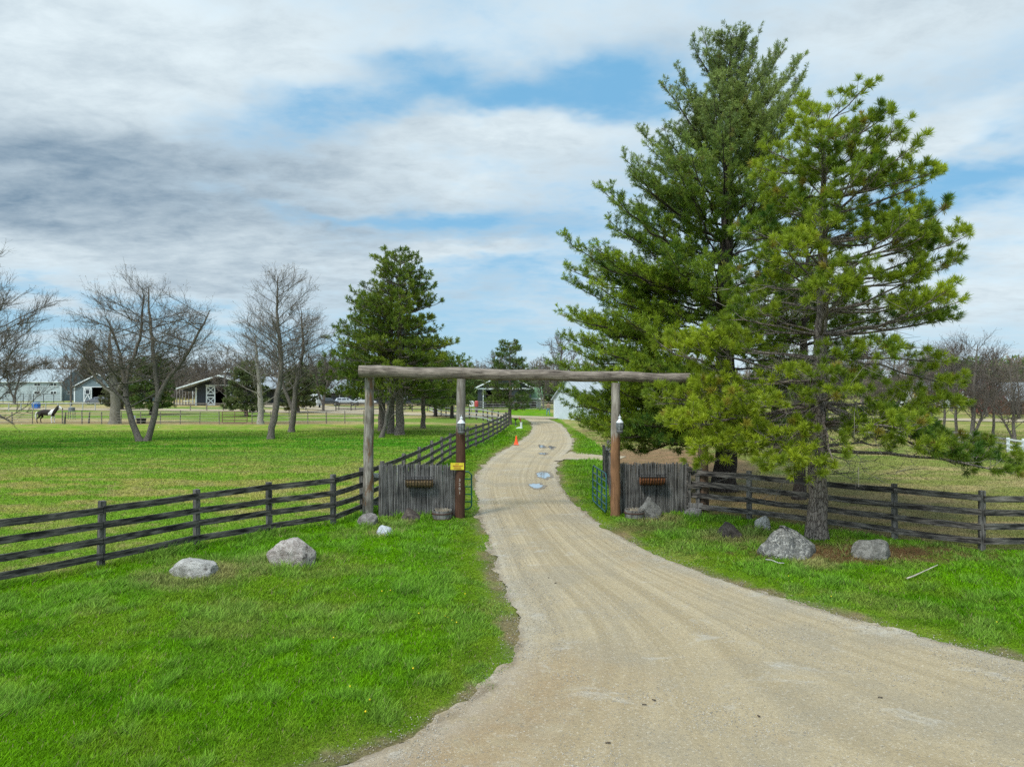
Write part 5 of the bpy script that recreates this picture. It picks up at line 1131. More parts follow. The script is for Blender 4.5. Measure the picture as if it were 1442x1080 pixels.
# hay-rack planters on the screens
def planter(x, y, z, w, label, liner):
    G = Grp('hanging_planter', (x, y, z-.3), label, 'planter', 'hanging planters on the stake screens'); d = .20; h = .24
    m = MB(); n = 22; outl = [(d*math.sin(t)*1.0, -h*(1-math.cos(t))*0-h*math.sin(math.pi/2-t)*1.0) for t in [0]]
    prof_ = [(0, 0), (-.19, 0), (-.20, -.06), (-.16, -.15), (-.09, -.21), (0, -.24)]
    segs = 24; vs = []; fs = []
    for i in range(segs+1):
        xx = x-w/2+w*i/segs; k = 1+.03*math.sin(i*1.9); e = 1 if 0 < i < segs else .8
        for (py_, pz_) in prof_: vs.append((xx, y+py_*k*e, z+pz_*k*e+R.uniform(-.006, .006)))
    q = len(prof_)
    for i in range(segs):
        for j in range(q-1): a = i*q+j; fs.append((a, a+1, a+q+1, a+q))
    fs += [tuple(range(q)), tuple(range(segs*q, segs*q+q))[::-1]]; m.add(vs, fs); G.add('liner', m, liner)
    f = MB()
    for zz, yy in ((.03, -.22), (.10, -.22)): f.tube([(x-w/2-.02, y, z+zz), (x-w/2-.02, y+yy, z+zz), (x+w/2+.02, y+yy, z+zz), (x+w/2+.02, y, z+zz)], .011, 6)
    for i in range(10):
        xx = x-w/2+.03+(w-.06)*i/9; f.tube([(xx, y-.22, z+.10), (xx, y-.225, z-.05), (xx, y-.17, z-.17), (xx, y-.09, z-.24), (xx, y, z-.265)], .009, 5)
    G.add('frame', f, M_BLACK)
    s_ = MB().box((x, y-.10, z+.0), (w*.96, .17, .03)); G.add('soil', s_, plain('dry_soil', (.05, .035, .025), .95))
planter(-2.78, 21.20, 1.18, .82, 'pale ribbed hanging planter on the screen by the numbered pole', M_COCO)
planter(4.30, 21.65, 1.19, .78, 'rusty brown hanging planter on the darker screen above the upright rock', M_COCO2)

# half barrels
def half_barrel(x, y, r, h, label):
    z0 = gz(x, y); G = Grp('half_barrel', (x, y, z0), label, 'planter', 'half barrels at the gateway'); m = MB(); n = 18
    for k in range(n):
        a0 = 2*math.pi*k/n+.012; a1 = 2*math.pi*(k+1)/n-.012
        vs = []
        for (rr_, z) in ((r*.90, 0), (r*.98, h*.5), (r, h*R.uniform(.97, 1.03))):
            for a in (a0, a1): vs.append((x+rr_*math.cos(a), y+rr_*math.sin(a), z0+z))
        for (rr_, z) in ((r*.82, 0), (r*.90, h*.5), (r*.90, h)):
            for a in (a0, a1): vs.append((x+rr_*math.cos(a), y+rr_*math.sin(a), z0+z))
        m.add(vs, [(0, 1, 3, 2), (2, 3, 5, 4), (7, 6, 8, 9), (9, 8, 10, 11), (4, 5, 11, 10), (0, 2, 8, 6), (2, 4, 10, 8), (1, 7, 9, 3), (3, 9, 11, 5), (0, 6, 7, 1)])
    G.add('staves', m, M_GREYWOOD)
    for z, q in ((h*.18, .935), (h*.72, 1.0)): G.add('hoop', MB().lathe([(r*q+.004, z0+z-.018), (r*q+.012, z0+z-.016), (r*q+.012, z0+z+.016), (r*q+.004, z0+z+.018)], (x, y, 0), 32), plain('rusty_hoop', (.07, .035, .025), .7))
    G.add('soil', MB().lathe([(r*.89, z0+h*.80), (r*.6, z0+h*.88), (.02, z0+h*.92)], (x, y, 0), 18), plain('old_potting_soil', (.16, .13, .10), .95, var=.5, scale=25))
    t = MB()
    for k in range(70):
        a = R.uniform(0, 6.28); q = r*.8*math.sqrt(R.random()); px_, py_ = x+q*math.cos(a), y+q*math.sin(a); t.tube([(px_, py_, z0+h*.85), (px_+R.uniform(-.05, .05), py_+R.uniform(-.05, .05), z0+h*.9+R.uniform(.02, .10))], [.004, .002], 3)
    G.add('dry_stems', t, plain('dry_stems', (.35, .29, .19), .9))
half_barrel(-2.08, 20.98, .30, .30, 'weathered half barrel planter below the numbered pole')
half_barrel(3.66, 21.05, .30, .30, 'weathered half barrel planter between the orange footed pole and the upright rock')

# ---------------- rocks
def rock_mat(name, a, c, dark=None, df=.0, lichen=None, sc=7):
    m, g, b, o = mat_new(name); tc = g.node('ShaderNodeTexCoord'); P = tc.outputs['Object']
    n = g.noise(P, sc, 8, .7, .6); n2 = g.noise(P, 2.2, 5, .6, .3); n3 = g.noise(P, 45, 4, .7); col = g.mix(g.ramp(n, .33, .68), a, c)
    if lichen: col = g.mix(g.ramp(g.noise(P, sc*1.7, 8, .75, 1.0), .50, .58), col, lichen)
    if dark: col = g.mix(g.m('MULTIPLY', g.ramp(n2, .5+.12-df, .56+.12-df), g.ramp(n, .35, .5)), col, dark)
    col = g.mix(g.m('MULTIPLY', g.ramp(n3, .35, .7), .4), col, g.mix(1.0, col, (.55, .55, .55), 'MULTIPLY'))
    col = g.mix(g.m('MULTIPLY', g.ramp(g.noise(g.scale(P, (1, 1, 2.4)), 3.2, 6, .7, 1.6), .56, .60), .55), col, g.mix(1.0, col, (.35, .33, .30), 'MULTIPLY'))
    g.put(b.inputs['Base Color'], col); b.inputs['Roughness'].default_value = .85; bump(g, b, g.m('ADD', n, g.m('MULTIPLY', n3, .5)), 1.0, .07); return m
RM = {'pale': rock_mat('pale_rock', (.34, .32, .29), (.60, .575, .53), (.12, .105, .09), .03), 'pink': rock_mat('pinkish_granite', (.32, .265, .235), (.60, .54, .49), (.11, .09, .08), .04), 'grey': rock_mat('grey_brown_rock', (.14, .12, .11), (.32, .29, .27)),
      'white': rock_mat('whitish_rock', (.42, .44, .47), (.62, .64, .67)), 'brown': rock_mat('dark_brown_rock', (.045, .035, .03), (.15, .12, .10)), 'slab': rock_mat('grey_slab', (.11, .105, .097), (.25, .24, .215)),
      'lichen': rock_mat('lichen_granite', (.12, .12, .115), (.25, .24, .215), None, 0, (.50, .48, .43)), 'greyl': rock_mat('grey_limestone', (.13, .125, .11), (.32, .305, .27), (.09, .09, .085), -.03)}
def rock(px, py, w, h, style, label, seed):
    import bmesh
    x, y = gp(px, py); s = y/F_PX; W = w*s; Hh = h*s*1.03; y += W*.28; rr = np.random.default_rng(seed)
    bm = bmesh.new(); bmesh.ops.create_icosphere(bm, subdivisions=5, radius=1.0); P = np.array([v.co[:] for v in bm.verts])
    for k in range(11 if style != 'white' else 4):
        d = unit(rr.normal(0, 1, 3)*np.array([1, 1, .9])); dd = rr.uniform(.60, .88); t = P@d; over = np.maximum(t-dd, 0); P -= over[:, None]*d*.92
    n = fbm(P[:, 0]*1.7+seed, P[:, 1]*1.7+P[:, 2]*1.3, seed, 4)-.5; n2 = fbm(P[:, 0]*6+seed, P[:, 1]*6+P[:, 2]*5, seed+5, 3)-.5; P *= (1+.22*n+.06*n2)[:, None]
    if style == 'slab': P[:, 0] = P[:, 0]*(1-.62*sstep(P[:, 2], -.2, 1))-.05*P[:, 2]; P[:, 1] *= .55; P[:, 2] = np.maximum(P[:, 2], -.75)
    if style == 'lichen': P[:, 0] += .28*(-P[:, 2])*(P[:, 0] > 0)*1.0; P[:, 0] -= .10*P[:, 2]; P[:, 0] *= 1-.26*sstep(P[:, 2], -.1, 1); P[:, 2] = np.where(P[:, 2] > .55, .55+(P[:, 2]-.55)*.55, P[:, 2])
    if style == 'pink': P[:, 0] *= 1-.30*sstep(P[:, 2], .1, 1)
    P[:, 0] -= (P[:, 0].max()+P[:, 0].min())/2; P[:, 0] *= W/(P[:, 0].max()-P[:, 0].min()); P[:, 1] *= W*.42
    low = -.22 if style != 'slab' else -.6; P[:, 2] = np.maximum(P[:, 2], low-.12); zt = P[:, 2].max(); P[:, 2] = (P[:, 2]-low)*Hh/(zt-low)
    z0 = gz(x, y)
    for v, p in zip(bm.verts, P): v.co = p
    for f in bm.faces: f.smooth = True
    me = bpy.data.meshes.new('boulder'); bm.to_mesh(me); bm.free(); me.materials.append(RM[style]); o = bpy.data.objects.new('boulder' if w > 34 else 'rock', me); link(o); o.location = (x, y, z0); tag(o, label, 'rock', 'rocks round the gateway'); return o
for i, (px, py, w, h, st, lab) in enumerate(ROCKS): rock(px, py, w, h, st, lab, 60+i*3)

# sticks, cone, dandelions, small debris
def stick(pts, r, mat, label):
    x, y = pts[0]; G = MB().tube([(a-x, b-y, r+.075+gz(a, b)+.02*math.sin(i*2)) for i, (a, b) in enumerate(pts)], [r*(1-.5*i/len(pts)) for i in range(len(pts))], 6); o = G.build('fallen_branch', mat, smooth=True); o.location = (x, y, .02); tag(o, label, 'branch', 'fallen branches on the verge')
M_STICK = plain('bleached_stick', (.50, .43, .36), .8)
stick([gp(1277, 822), gp(1286, 820), gp(1296, 813), gp(1308, 808), gp(1320, 804)], .015, M_STICK, 'bare tan stick lying alone on the right hand grass')
stick([gp(1078, 795), gp(1086, 797), gp(1096, 799), gp(1104, 800)], .018, plain('grey_stick', (.33, .32, .29), .8), 'grey twig in the grass below the largest boulder')
x, y = gp(727, 627); G = Grp('traffic_cone', (x, y, .03), 'small orange traffic cone on the grass edge of the drive', 'cone')
M_OR = plain('orange_plastic', (.85, .10, .025), .45, var=.06)
G.add('cone', MB().lathe([(.15, .05), (.14, .08), (.09, .28), (.035, .60), (.03, .62)], (x, y, .03), 18), M_OR, smooth=True); G.add('base', MB().box((x, y, .055), (.36, .36, .05)), plain('faded_orange_base', (.75, .22, .12), .5), bevel=.01)
DL = ['upper left of the two lone dandelions near the lower lawn edge', 'lower right of the two lone dandelions near the lower lawn edge', 'dandelion in the thin grass patch between the lone pair and the cluster', 'leftmost dandelion of the tight cluster on the lawn',
 'middle dandelion of the tight cluster on the lawn', 'lowest dandelion of the tight cluster on the lawn', 'right one of a pair of dandelions level with the wide part of the lawn', 'left one of a pair of dandelions level with the wide part of the lawn', 'dandelion on its own nearest the gravel edge of the lawn',
 'topmost dandelion of the tight cluster on the lawn', 'dandelion straight below the right end of the largest boulder', 'dandelion below the foot of the largest boulder, nearer the drive', 'lower dandelion on the right hand verge below the largest boulder', 'dandelion on the right verge near the picture edge',
 'dandelion just left of the tight cluster', 'dandelion out on the open lawn well left of the others', 'dandelion closest to the viewer on the lawn']
PCL = ['pine cone midway across the drive below the gateway, nearer the left', 'pine cone left of centre on the near gravel, upper of two', 'pine cone furthest forward on the right of the near gravel', 'pine cone on the gravel below the right hand verge', 'pine cone midway across the drive below the gateway, nearer the right', 'pine cone left of centre on the near gravel, lower of two', 'pine cone closest to the viewer on the gravel']
M_DAND = plain('dandelion_yellow', (.85, .60, .02), .7)
dl = [(493, 975), (521, 994), (582, 949), (631, 876), (637, 880), (643, 883), (550, 837), (538, 838), (655, 842), (627, 874), (1178, 822), (1110, 817), (1170, 846), (1403, 883), (590, 870), (470, 905), (515, 1011)]
for k, (px, py) in enumerate(dl):
    x, y = gp(px, py); m = MB(); z = .065; r = R.uniform(.010, .014); m.lathe([(r*.4, z-.01), (r, z), (r*.85, z+.01), (r*.3, z+.014)], (0, 0, 0), 8); o = m.build('dandelion', M_DAND); o.location = (x, y, gz(x, y)+.02); tag(o, DL[k], 'flower', 'dandelions dotted in the lawn')
M_CONE = plain('pine_cone_brown', (.055, .035, .025), .9)
for k, (px, py) in enumerate([(773, 815), (922, 988), (1069, 1011), (1241, 984), (783, 822), (909, 994), (858, 1048)]):
    x, y = gp(px, py); m = MB()
    for q in range(6): m.lathe([(.005, 0), (.015*(1-.12*q), .004), (.005, .008)], (.008*q, 0, 0), 7)
    o = m.build('pine_cone', M_CONE); o.location = (x, y, gz(x, y)+ROAD_Z+.012); o.rotation_euler = (R.uniform(-.3, .3), .1, R.uniform(0, 6)); tag(o, PCL[k], 'pine cone', 'pine cones dropped on the drive')

# boot shaped ornament by the bend
x, y = gp(733, 604); G = Grp('boot_ornament', (x, y, .02), 'white boot shaped ornament with a reddish top on the verge by the bend', 'ornament')
G.add('boot', MB().tube([(x+.05, y, 0), (x+.05, y, .12), (x+.06, y, .35), (x+.05, y, .62)], [.14, .12, .10, .12], 12), M_WHITE, smooth=True)
G.add('toe', MB().tube([(x+.05, y, .10), (x-.18, y, .08), (x-.36, y, .05), (x-.42, y, .04)], [.10, .09, .06, .02], 10), M_WHITE, smooth=True)
G.add('plume', MB().tube([(x+.05, y, .60), (x, y, .78), (x-.04, y, .90), (x-.12, y, .98), (x-.10, y, 1.08)], [.05, .06, .10, .09, .02], 8), plain('reddish_brown_plume', (.22, .08, .055), .9, var=.5), smooth=True)
x, y = gp(726, 600); G = Grp('bird_bath', (x, y, .02), 'small dark pedestal bowl beside the boot ornament', 'bird bath')
G.add('pedestal', MB().lathe([(.12, 0), (.06, .06), (.045, .5), (.08, .56)], (x, y, .02), 10), M_LMET, smooth=True); G.add('bowl', MB().lathe([(.06, .56), (.20, .64), (.22, .70), (.19, .69), (.05, .62)], (x, y, .02), 14), M_BLACK, smooth=True)
# ---------------------------------------------------------------- buildings
def siding(name, c, horiz=True, pitch=.25, rough=.6, var=.12):
    m, g, b, o = mat_new(name); tc = g.node('ShaderNodeTexCoord'); sp = g.node('ShaderNodeSeparateXYZ'); g.put(sp.inputs[0], tc.outputs['Object'])
    axis = sp.outputs[2] if horiz else g.m('ADD', sp.outputs[0], sp.outputs[1]); f = g.m('FRACT', g.m('DIVIDE', axis, pitch)); n = g.noise(tc.outputs['Object'], 1.2, 5, .6)
    col = g.mix(g.ramp(n, .3, .7), tuple(x*(1-var) for x in c), tuple(min(1, x*(1+var)) for x in c)); line = g.ramp(f, .0, .14)
    g.put(b.inputs['Base Color'], g.mix(line, g.mix(1.0, col, (.55, .55, .55), 'MULTIPLY'), col)); b.inputs['Roughness'].default_value = rough; bump(g, b, f, .5, .03); return m
M_ROOFM = siding('pale_metal_roof', (.30, .35, .37), False, .9, .35); M_ROOFW = siding('light_grey_roof', (.37, .40, .42), False, .6, .4)
M_PALEB = siding('pale_blue_green_siding', (.37, .43, .45), True, .3); M_DEEPB = siding('blue_grey_and_shaded_siding', (.14, .19, .21), True, .3); M_DARKB = siding('charcoal_siding', (.030, .036, .045), False, .4)  # blue grey siding also carries the painted shade of the long barn's end
M_INSHADE = plain('interior_shade', (.012, .011, .011), .95); M_TRIM = plain('white_trim', (.62, .66, .66), .5, var=.06)  # interior material: shade inside openings put into a near-black colour
M_PANE = plain('dark_window_pane', (.035, .042, .05), .12, var=.2)

def gable_front(name, x0, x1, y0, y1, ze, zp, label, wall, roof, oh=.5, trim=M_TRIM, openings=(), cat='barn', px=None):
    """ridge runs away from the viewer; openings: (xa, xb, zb, zt) real holes in the front wall"""
    xm = (x0+x1)/2 if px is None else px; G = Grp(name, (xm, y0, 0), label, cat); t = .15
    m = MB(); cols = sorted({x0, x1, xm}|{v for o_ in openings for v in o_[:2]})
    def top(x): return ze+(zp-ze)*(1-abs(x-xm)/((xm-x0) if x < xm else (x1-xm)))
    for a, b in zip(cols[:-1], cols[1:]):
        op = [o_ for o_ in openings if o_[0] <= a+1e-6 and o_[1] >= b-1e-6]; zb = op[0][3] if op else -.1
        m.prism([(a, zb), (b, zb), (b, top(b)), (a, top(a))], y0, y0+t)
        if op and op[0][2] > .05: m.prism([(a, -.1), (b, -.1), (b, op[0][2]), (a, op[0][2])], y0, y0+t)
    m.box((x0+t/2, (y0+t+y1)/2, ze/2-.05), (t, y1-y0-t-.01, ze+.08)); m.box((x1-t/2, (y0+t+y1)/2, ze/2-.05), (t, y1-y0-t-.01, ze+.08))
    m.prism([(x0+t, -.1), (x1-t, -.1), (x1-t, ze), (xm, zp), (x0+t, ze)], y1-t, y1-.01); G.add('wall', m, wall)
    r = MB(); rt = .14
    for s_, xe in ((-1, x0-oh), (1, x1+oh)):
        k = (zp-ze)/((xm-x0) if s_ < 0 else (x1-xm)); zz = ze-k*oh
        r.prism([(xm, zp+.02), (xe, zz+.02), (xe, zz+.02+rt), (xm, zp+.02+rt)] if s_ < 0 else [(xe, zz+.02), (xm+.002, zp+.02), (xm+.002, zp+.02+rt), (xe, zz+.02+rt)], y0-oh, y1+oh)
    G.add('roof', r, roof)
    for s_, xe in ((-1, x0-oh), (1, x1+oh)):
        k = (zp-ze)/((xm-x0) if s_ < 0 else (x1-xm)); zz = ze-k*oh; G.add('rake_trim', MB().prism([(xm, zp-.08), (xe, zz-.08), (xe, zz+.18), (xm, zp+.18)] if s_ < 0 else [(xm, zp-.08), (xm, zp+.18), (xe, zz+.18), (xe, zz-.08)], y0-oh-.05, y0-oh-.004), trim)
    return G
def gable_side(name, x0, x1, y0, y1, ze, zp, label, wall, roof, oh=.4, end=None, cat='barn'):
    ym = (y0+y1)/2; G = Grp(name, (x1, y0, 0), label, cat); t = .15; m = MB()
    m.box(((x0+x1)/2, y0+t/2, ze/2-.05), (x1-x0, t, ze+.1)); G.add('wall', m, wall); G.add('back_wall', MB().box(((x0+x1)/2, y1-t/2, ze/2-.05), (x1-x0, t, ze+.1)), wall)
    for xx in (x0+.003, x1-t-.003): G.add('end_wall', MB().prism([(y0+t, -.1), (y1-t, -.1), (y1-t, ze), (ym, zp), (y0+t, ze)], xx, xx+t, axis='x'), end or wall)
    r = MB(); k = (zp-ze)/(ym-y0)
    r.prism([(ym, zp+.03), (y0-oh, ze-k*oh+.03), (y0-oh, ze-k*oh+.17), (ym, zp+.17)], x0-oh, x1+oh, axis='x'); r.prism([(y1+oh, ze-k*oh+.03), (ym+.002, zp+.03), (ym+.002, zp+.17), (y1+oh, ze-k*oh+.17)], x0-oh, x1+oh, axis='x'); G.add('roof', r, roof)
    G.add('eave_trim', MB().box(((x0+x1)/2, y0-oh-.05, ze-k*oh+.06), (x1-x0+2*oh, .08, .22)), M_TRIM)
    return G
def window(G, x, y, z, w, h, n=1, trim=M_TRIM, fr=.12, axis='y'):
    f = MB(); 
    def bx(c, s): f.box(c, s)
    if axis == 'y':
        bx((x, y-.04, z+h/2+fr/2), (w+2*fr, .08, fr)); bx((x, y-.04, z-h/2-fr/2), (w+2*fr, .08, fr)); bx((x-w/2-fr/2, y-.04, z), (fr, .08, h)); bx((x+w/2+fr/2, y-.04, z), (fr, .08, h))
        for i in range(1, n): bx((x-w/2+w*i/n, y-.04, z), (fr, .07, h))
        o = G.add('window', f, trim); G.add('pane', MB().box((x, y-.012, z), (w, .02, h)), M_PANE, parent=o)
    else:
        bx((x+.04, y, z+h/2+fr/2), (.08, w+2*fr, fr)); bx((x+.04, y, z-h/2-fr/2), (.08, w+2*fr, fr)); bx((x+.04, y-w/2-fr/2, z), (.08, fr, h)); bx((x+.04, y+w/2+fr/2, z), (.08, fr, h))
        o = G.add('window', f, trim); G.add('pane', MB().box((x+.012, y, z), (.02, w, h)), M_PANE, parent=o)
def xdoor(G, x0, x1, y, z0, z1, fill=None, win=False):
    m = MB(); w = .24; cx = (x0+x1)/2; d = .07
    m.box((x0+w/2, y, (z0+z1)/2), (w, d, z1-z0)); m.box((x1-w/2, y, (z0+z1)/2), (w, d, z1-z0)); zs = [z0+w/2, z1-w/2] + ([z0+(z1-z0)*.42, z0+(z1-z0)*.60] if win else [])
    for z in zs: m.box((cx, y-.002, z), (x1-x0-2*w, d, w))
    cells = [(z0+w, z0+(z1-z0)*.42-w/2), (z0+(z1-z0)*.60+w/2, z1-w)] if win else [(z0+w, z1-w)]
    for a, b in cells:
        for s_ in (1, -1): m.beam((x0+w*.8, y-.006*s_, a if s_ > 0 else b), (x1-w*.8, y-.006*s_, b if s_ > 0 else a), .05, w*.75, up=(0, 1, 0)) if False else m.prism(diag(x0+w*.8, a if s_ > 0 else b, x1-w*.8, b if s_ > 0 else a, w*.75), y-.03-.004*s_, y+.03-.004*s_)
    o = G.add('barn_door', m, M_TRIM); G.add('panel', MB().box((cx, y+.055, (z0+z1)/2), (x1-x0-.04, .03, z1-z0-.04)), fill or M_DARKB, parent=o)
    if win: G.add('pane', MB().box((cx, y+.0, z0+(z1-z0)*.51), ((x1-x0)*.45, .03, (z1-z0)*.11)), M_PANE, parent=o)
def diag(xa, za, xb, zb, w):
    dx, dz = xb-xa, zb-za; L = math.hypot(dx, dz); nx, nz = -dz/L*w/2, dx/L*w/2; return [(xa+nx, za+nz), (xb+nx, zb+nz), (xb-nx, zb-nz), (xa-nx, za-nz)]

# long pale two storey barn
G = gable_side('long_barn', -176, -116.3, 182, 192, 5.1, 8.15, 'long pale blue green two storey barn with a pale metal roof', M_PALEB, M_ROOFM, end=M_DEEPB)  # end wall's shade is put into its darker siding colour
for px in (12, 52.5, 75.5):
    for z in (4.25, 2.15): window(G, xat(px, 182), 182, z, 1.45, .62, 2)
for yy in (184.5, 187, 189.5): window(G, -116.3, yy, 2.2, .8, .8, axis='x')
G.add('downpipe', MB().box((-116.45, 181.94, 2.5), (.16, .1, 5.0)), M_TRIM)
# grey gabled barn
G = gable_front('gable_barn', -105.6, -94.0, 170, 190, 3.75, 6.75, 'grey gabled barn with a white framed sliding door beside the car', M_DEEPB, M_ROOFW, openings=((-101.3, -96.6, 0, 3.55),))
G.add('back_shade_panel', MB().box((-99.9, 176, 1.9), (10.8, .1, 3.6)), M_INSHADE)  # first part: added black sheet standing for the shade inside the barn
xdoor(G, xat(118, 170), xat(129.5, 170), 169.9, .05, 3.55, M_DEEPB); window(G, xat(124, 170), 169.84, 2.5, .9, 1.0, 1)
G.add('door_track', MB().box((-99.8, 169.93, 3.68), (7.6, .08, .16)), M_TRIM); G.add('corner_trim', MB().box((-105.55, 169.95, 1.85), (.3, .08, 3.7)), M_TRIM)
G.add('vent', MB().box((-99.8, 169.95, 4.9), (.8, .08, .6)), M_TRIM)
# dark barn with crossed white doors
G = gable_front('dark_barn', -63.7, -52.3, 142, 168, 4.15, 5.95, 'charcoal barn with white crossed doors, wide eaves and roof turrets', M_DARKB, M_ROOFW, oh=2.9, openings=((-59.75, -56.6, 0, 3.95),), px=-58)
G.add('shade_panel', MB().box((-58.2, 150, 2), (8, .1, 4.0)), M_INSHADE)  # black sheet behind the doors, added as the barn's inner shade
xdoor(G, xat(290.5, 142), xat(303.5, 142), 141.9, .05, 3.95, win=True); xdoor(G, xat(324.5, 142), xat(337, 142), 141.88, .05, 3.95, win=True)
G.add('door_track', MB().box((-57.2, 141.9, 4.06), (9.0, .1, .18)), M_TRIM); G.add('corner_trim', MB().box((-63.65, 141.94, 1.8), (.3, .1, 3.6)), M_TRIM)
for i, yy in enumerate((144, 156)):
    c = MB().box((-58, yy, 6.25), (.85, .85, .9)); o = G.add('turret', c, M_DARKB); G.add('turret_roof', MB().prism([(-58.75, 6.7), (-57.25, 6.7), (-58, 7.5)], yy-.75, yy+.75), M_TRIM, parent=o)
for i, px in enumerate((251, 255.5, 260, 264.5, 269, 275)): G.add('post', MB().box((xat(px, 143+i), 142.4+i*.9, 1.7), (.16, .16, 3.4-.0*i)), M_GREYWOOD if i < 5 else M_TRIM)
G.add('fascia', MB().prism([(-66.2, 2.85), (-63.72, 2.85), (-63.72, 4.05), (-66.2, 3.25)], 141.9, 142.0), M_DARKB); G.add('porch_rail', MB().box((xat(266, 142.3), 142.2, .85), (2.2, .08, .14)), M_TRIM)
# long low building behind the pines
G = gable_side('low_barn', -38.5, -14.5, 150, 162, 2.9, 5.2, 'low dark building with a pale blue grey roof behind the pines', M_DARKB, M_ROOFM, oh=1.0)
for i in range(4): window(G, -36+6.5*i, 150, 1.7, 1.3, .8, 1)
# dark barn with white trim at the bend
G = gable_front('trimmed_barn', -6.1, 3.4, 125, 142, 3.7, 6.0, 'dark barn with white trim and a pale roof seen past the young pine', M_DARKB, M_ROOFW, oh=.5, openings=((-4.6, -.4, 0, 3.1),))
G.add('beam_trim', MB().box((-1.35, 124.9, 3.45), (9.9, .1, .28)), M_TRIM); G.add('post', MB().box((-5.1, 124.6, 1.7), (.14, .14, 3.4)), M_TRIM); G.add('shade_panel', MB().box((-1.4, 130, 1.8), (8.8, .1, 3.4)), M_INSHADE)  # last part: black sheet added for the shade behind the opening
# white shed turned to the drive
def shed():
    a = Vector((5.2, 86.3, 0)); b = Vector((8.2, 80.8, 0)); d = (b-a).normalized(); n = Vector((d.y*-1, d.x, 0)); n = -n if n.y < 0 else n; L = (b-a).length; D = 8.0; ze, zp = 2.45, 4.9
    G = Grp('white_shed', tuple(a), 'white lap sided shed with a gable end half hidden by the tall pine', 'shed'); m = MB()
    for off in (0, D): 
        p = [a+n*off, b+n*off]; mid = (p[0]+p[1])/2; th = n*.14
        vs = []
        for k in (0, 1):
            for q, z in ((p[0], -.1), (p[1], -.1), (p[1], ze), (mid, zp), (p[0], ze)): vs.append(tuple(q+th*k+Vector((0, 0, z))))
        m.add(vs, [(0, 1, 2, 3, 4), (9, 8, 7, 6, 5)]+[(i, (i+1) % 5, (i+1) % 5+5, i+5) for i in range(5)])
    for p in (a+d*.005, b-d*.145): vs = [tuple(p+n*s1+d*s2+Vector((0, 0, z))) for z in (-.1, ze) for s1, s2 in ((.15, 0), (D-.01, 0), (D-.01, .14), (.15, .14))]; m.add(vs, [(0, 1, 2, 3), (7, 6, 5, 4), (0, 4, 5, 1), (1, 5, 6, 2), (2, 6, 7, 3), (3, 7, 4, 0)])
    G.add('wall', m, siding('white_lap_siding', (.56, .63, .68), True, .22, .5, .05))
    r = MB(); mid = (a+b)/2
    for e, sg in ((a-d*.35, 1), (b+d*.35, -1)):
        zz = ze-.33; vs = [tuple(q+n*s1+Vector((0, 0, z+dz))) for dz in (.02, .16) for s1 in (-.3, D+.3) for q, z in ((mid+d*.002*sg*-1, zp), (e, zz))]; r.add(vs, [(0, 1, 3, 2), (4, 6, 7, 5), (0, 4, 5, 1), (2, 3, 7, 6), (0, 2, 6, 4), (1, 5, 7, 3)])
    G.add('roof', r, M_ROOFW)
    for e, sg in ((a, -1), (b, 1)): G.add('corner_trim', MB().box((e.x-n.x*.03, e.y-n.y*.03, ze/2), (.14, .14, ze)), M_TRIM)
shed()
# white low shed with a green roof, and an open green canopy, beyond the grass
G = gable_side('green_roof_shed', xat(739, 128), xat(762, 128), 128, 136, 1.7, 3.6, 'low white shed with a green roof beyond the grass', M_TRIM, siding('green_metal_roof', (.10, .19, .09), False, .5), oh=.3)
G.add('doorway', MB().box((xat(750, 128), 127.93, .6), (1.3, .1, 1.1)), M_INSHADE)
G = Grp('canopy', (xat(771, 122), 122, 0), 'open green canopy on thin posts near the white shed', 'canopy'); xx = xat(771, 122)
G.add('roof', MB().prism([(xx-1.8, 2.0), (xx-1.3, 2.3), (xx, 2.5), (xx+1.3, 2.3), (xx+1.8, 2.0), (xx+1.8, 1.9), (xx, 2.38), (xx-1.8, 1.9)], 120.5, 124), plain('green_canvas', (.10, .18, .09), .7))
for sx in (-1.6, 1.6):
    for yy in (120.7, 123.8): G.add('post', MB().tube([(xx+sx, yy, 0), (xx+sx, yy, 2.0)], .04, 6), M_LMET)
# right side: brown stable, white house
G = gable_side('brown_stable', xat(1421, 96), xat(1421, 96)+13, 96, 103, 2.3, 4.3, 'brown stable with a white roof at the picture edge behind the grove', siding('brown_boards', (.17, .085, .05), False, .3), M_ROOFW, oh=.6)
G.add('doorway', MB().box((xat(1431, 96), 95.93, 1.1), (1.4, .1, 2.1)), M_INSHADE)
G = gable_side('white_house', xat(1300, 128), xat(1352, 128), 128, 136, 2.5, 4.9, 'low white house with a grey roof beyond the access road', M_WHITE, siding('grey_shingle', (.20, .21, .22), True, .3), cat='house')
for i in range(3): window(G, xat(1310+15*i, 128), 128, 1.5, .9, .9, 2)
G = gable_side('white_house', xat(1376, 134), xat(1404, 134), 134, 142, 2.7, 5.2, 'small pale house glimpsed through the grove trunks', siding('pale_siding', (.5, .53, .55), True, .3), siding('dark_shingle', (.12, .12, .13), True, .3), cat='house')
window(G, xat(1384, 134), 134, 1.5, .9, .9, 2); window(G, xat(1396, 134), 134, 1.5, .9, .9, 2)

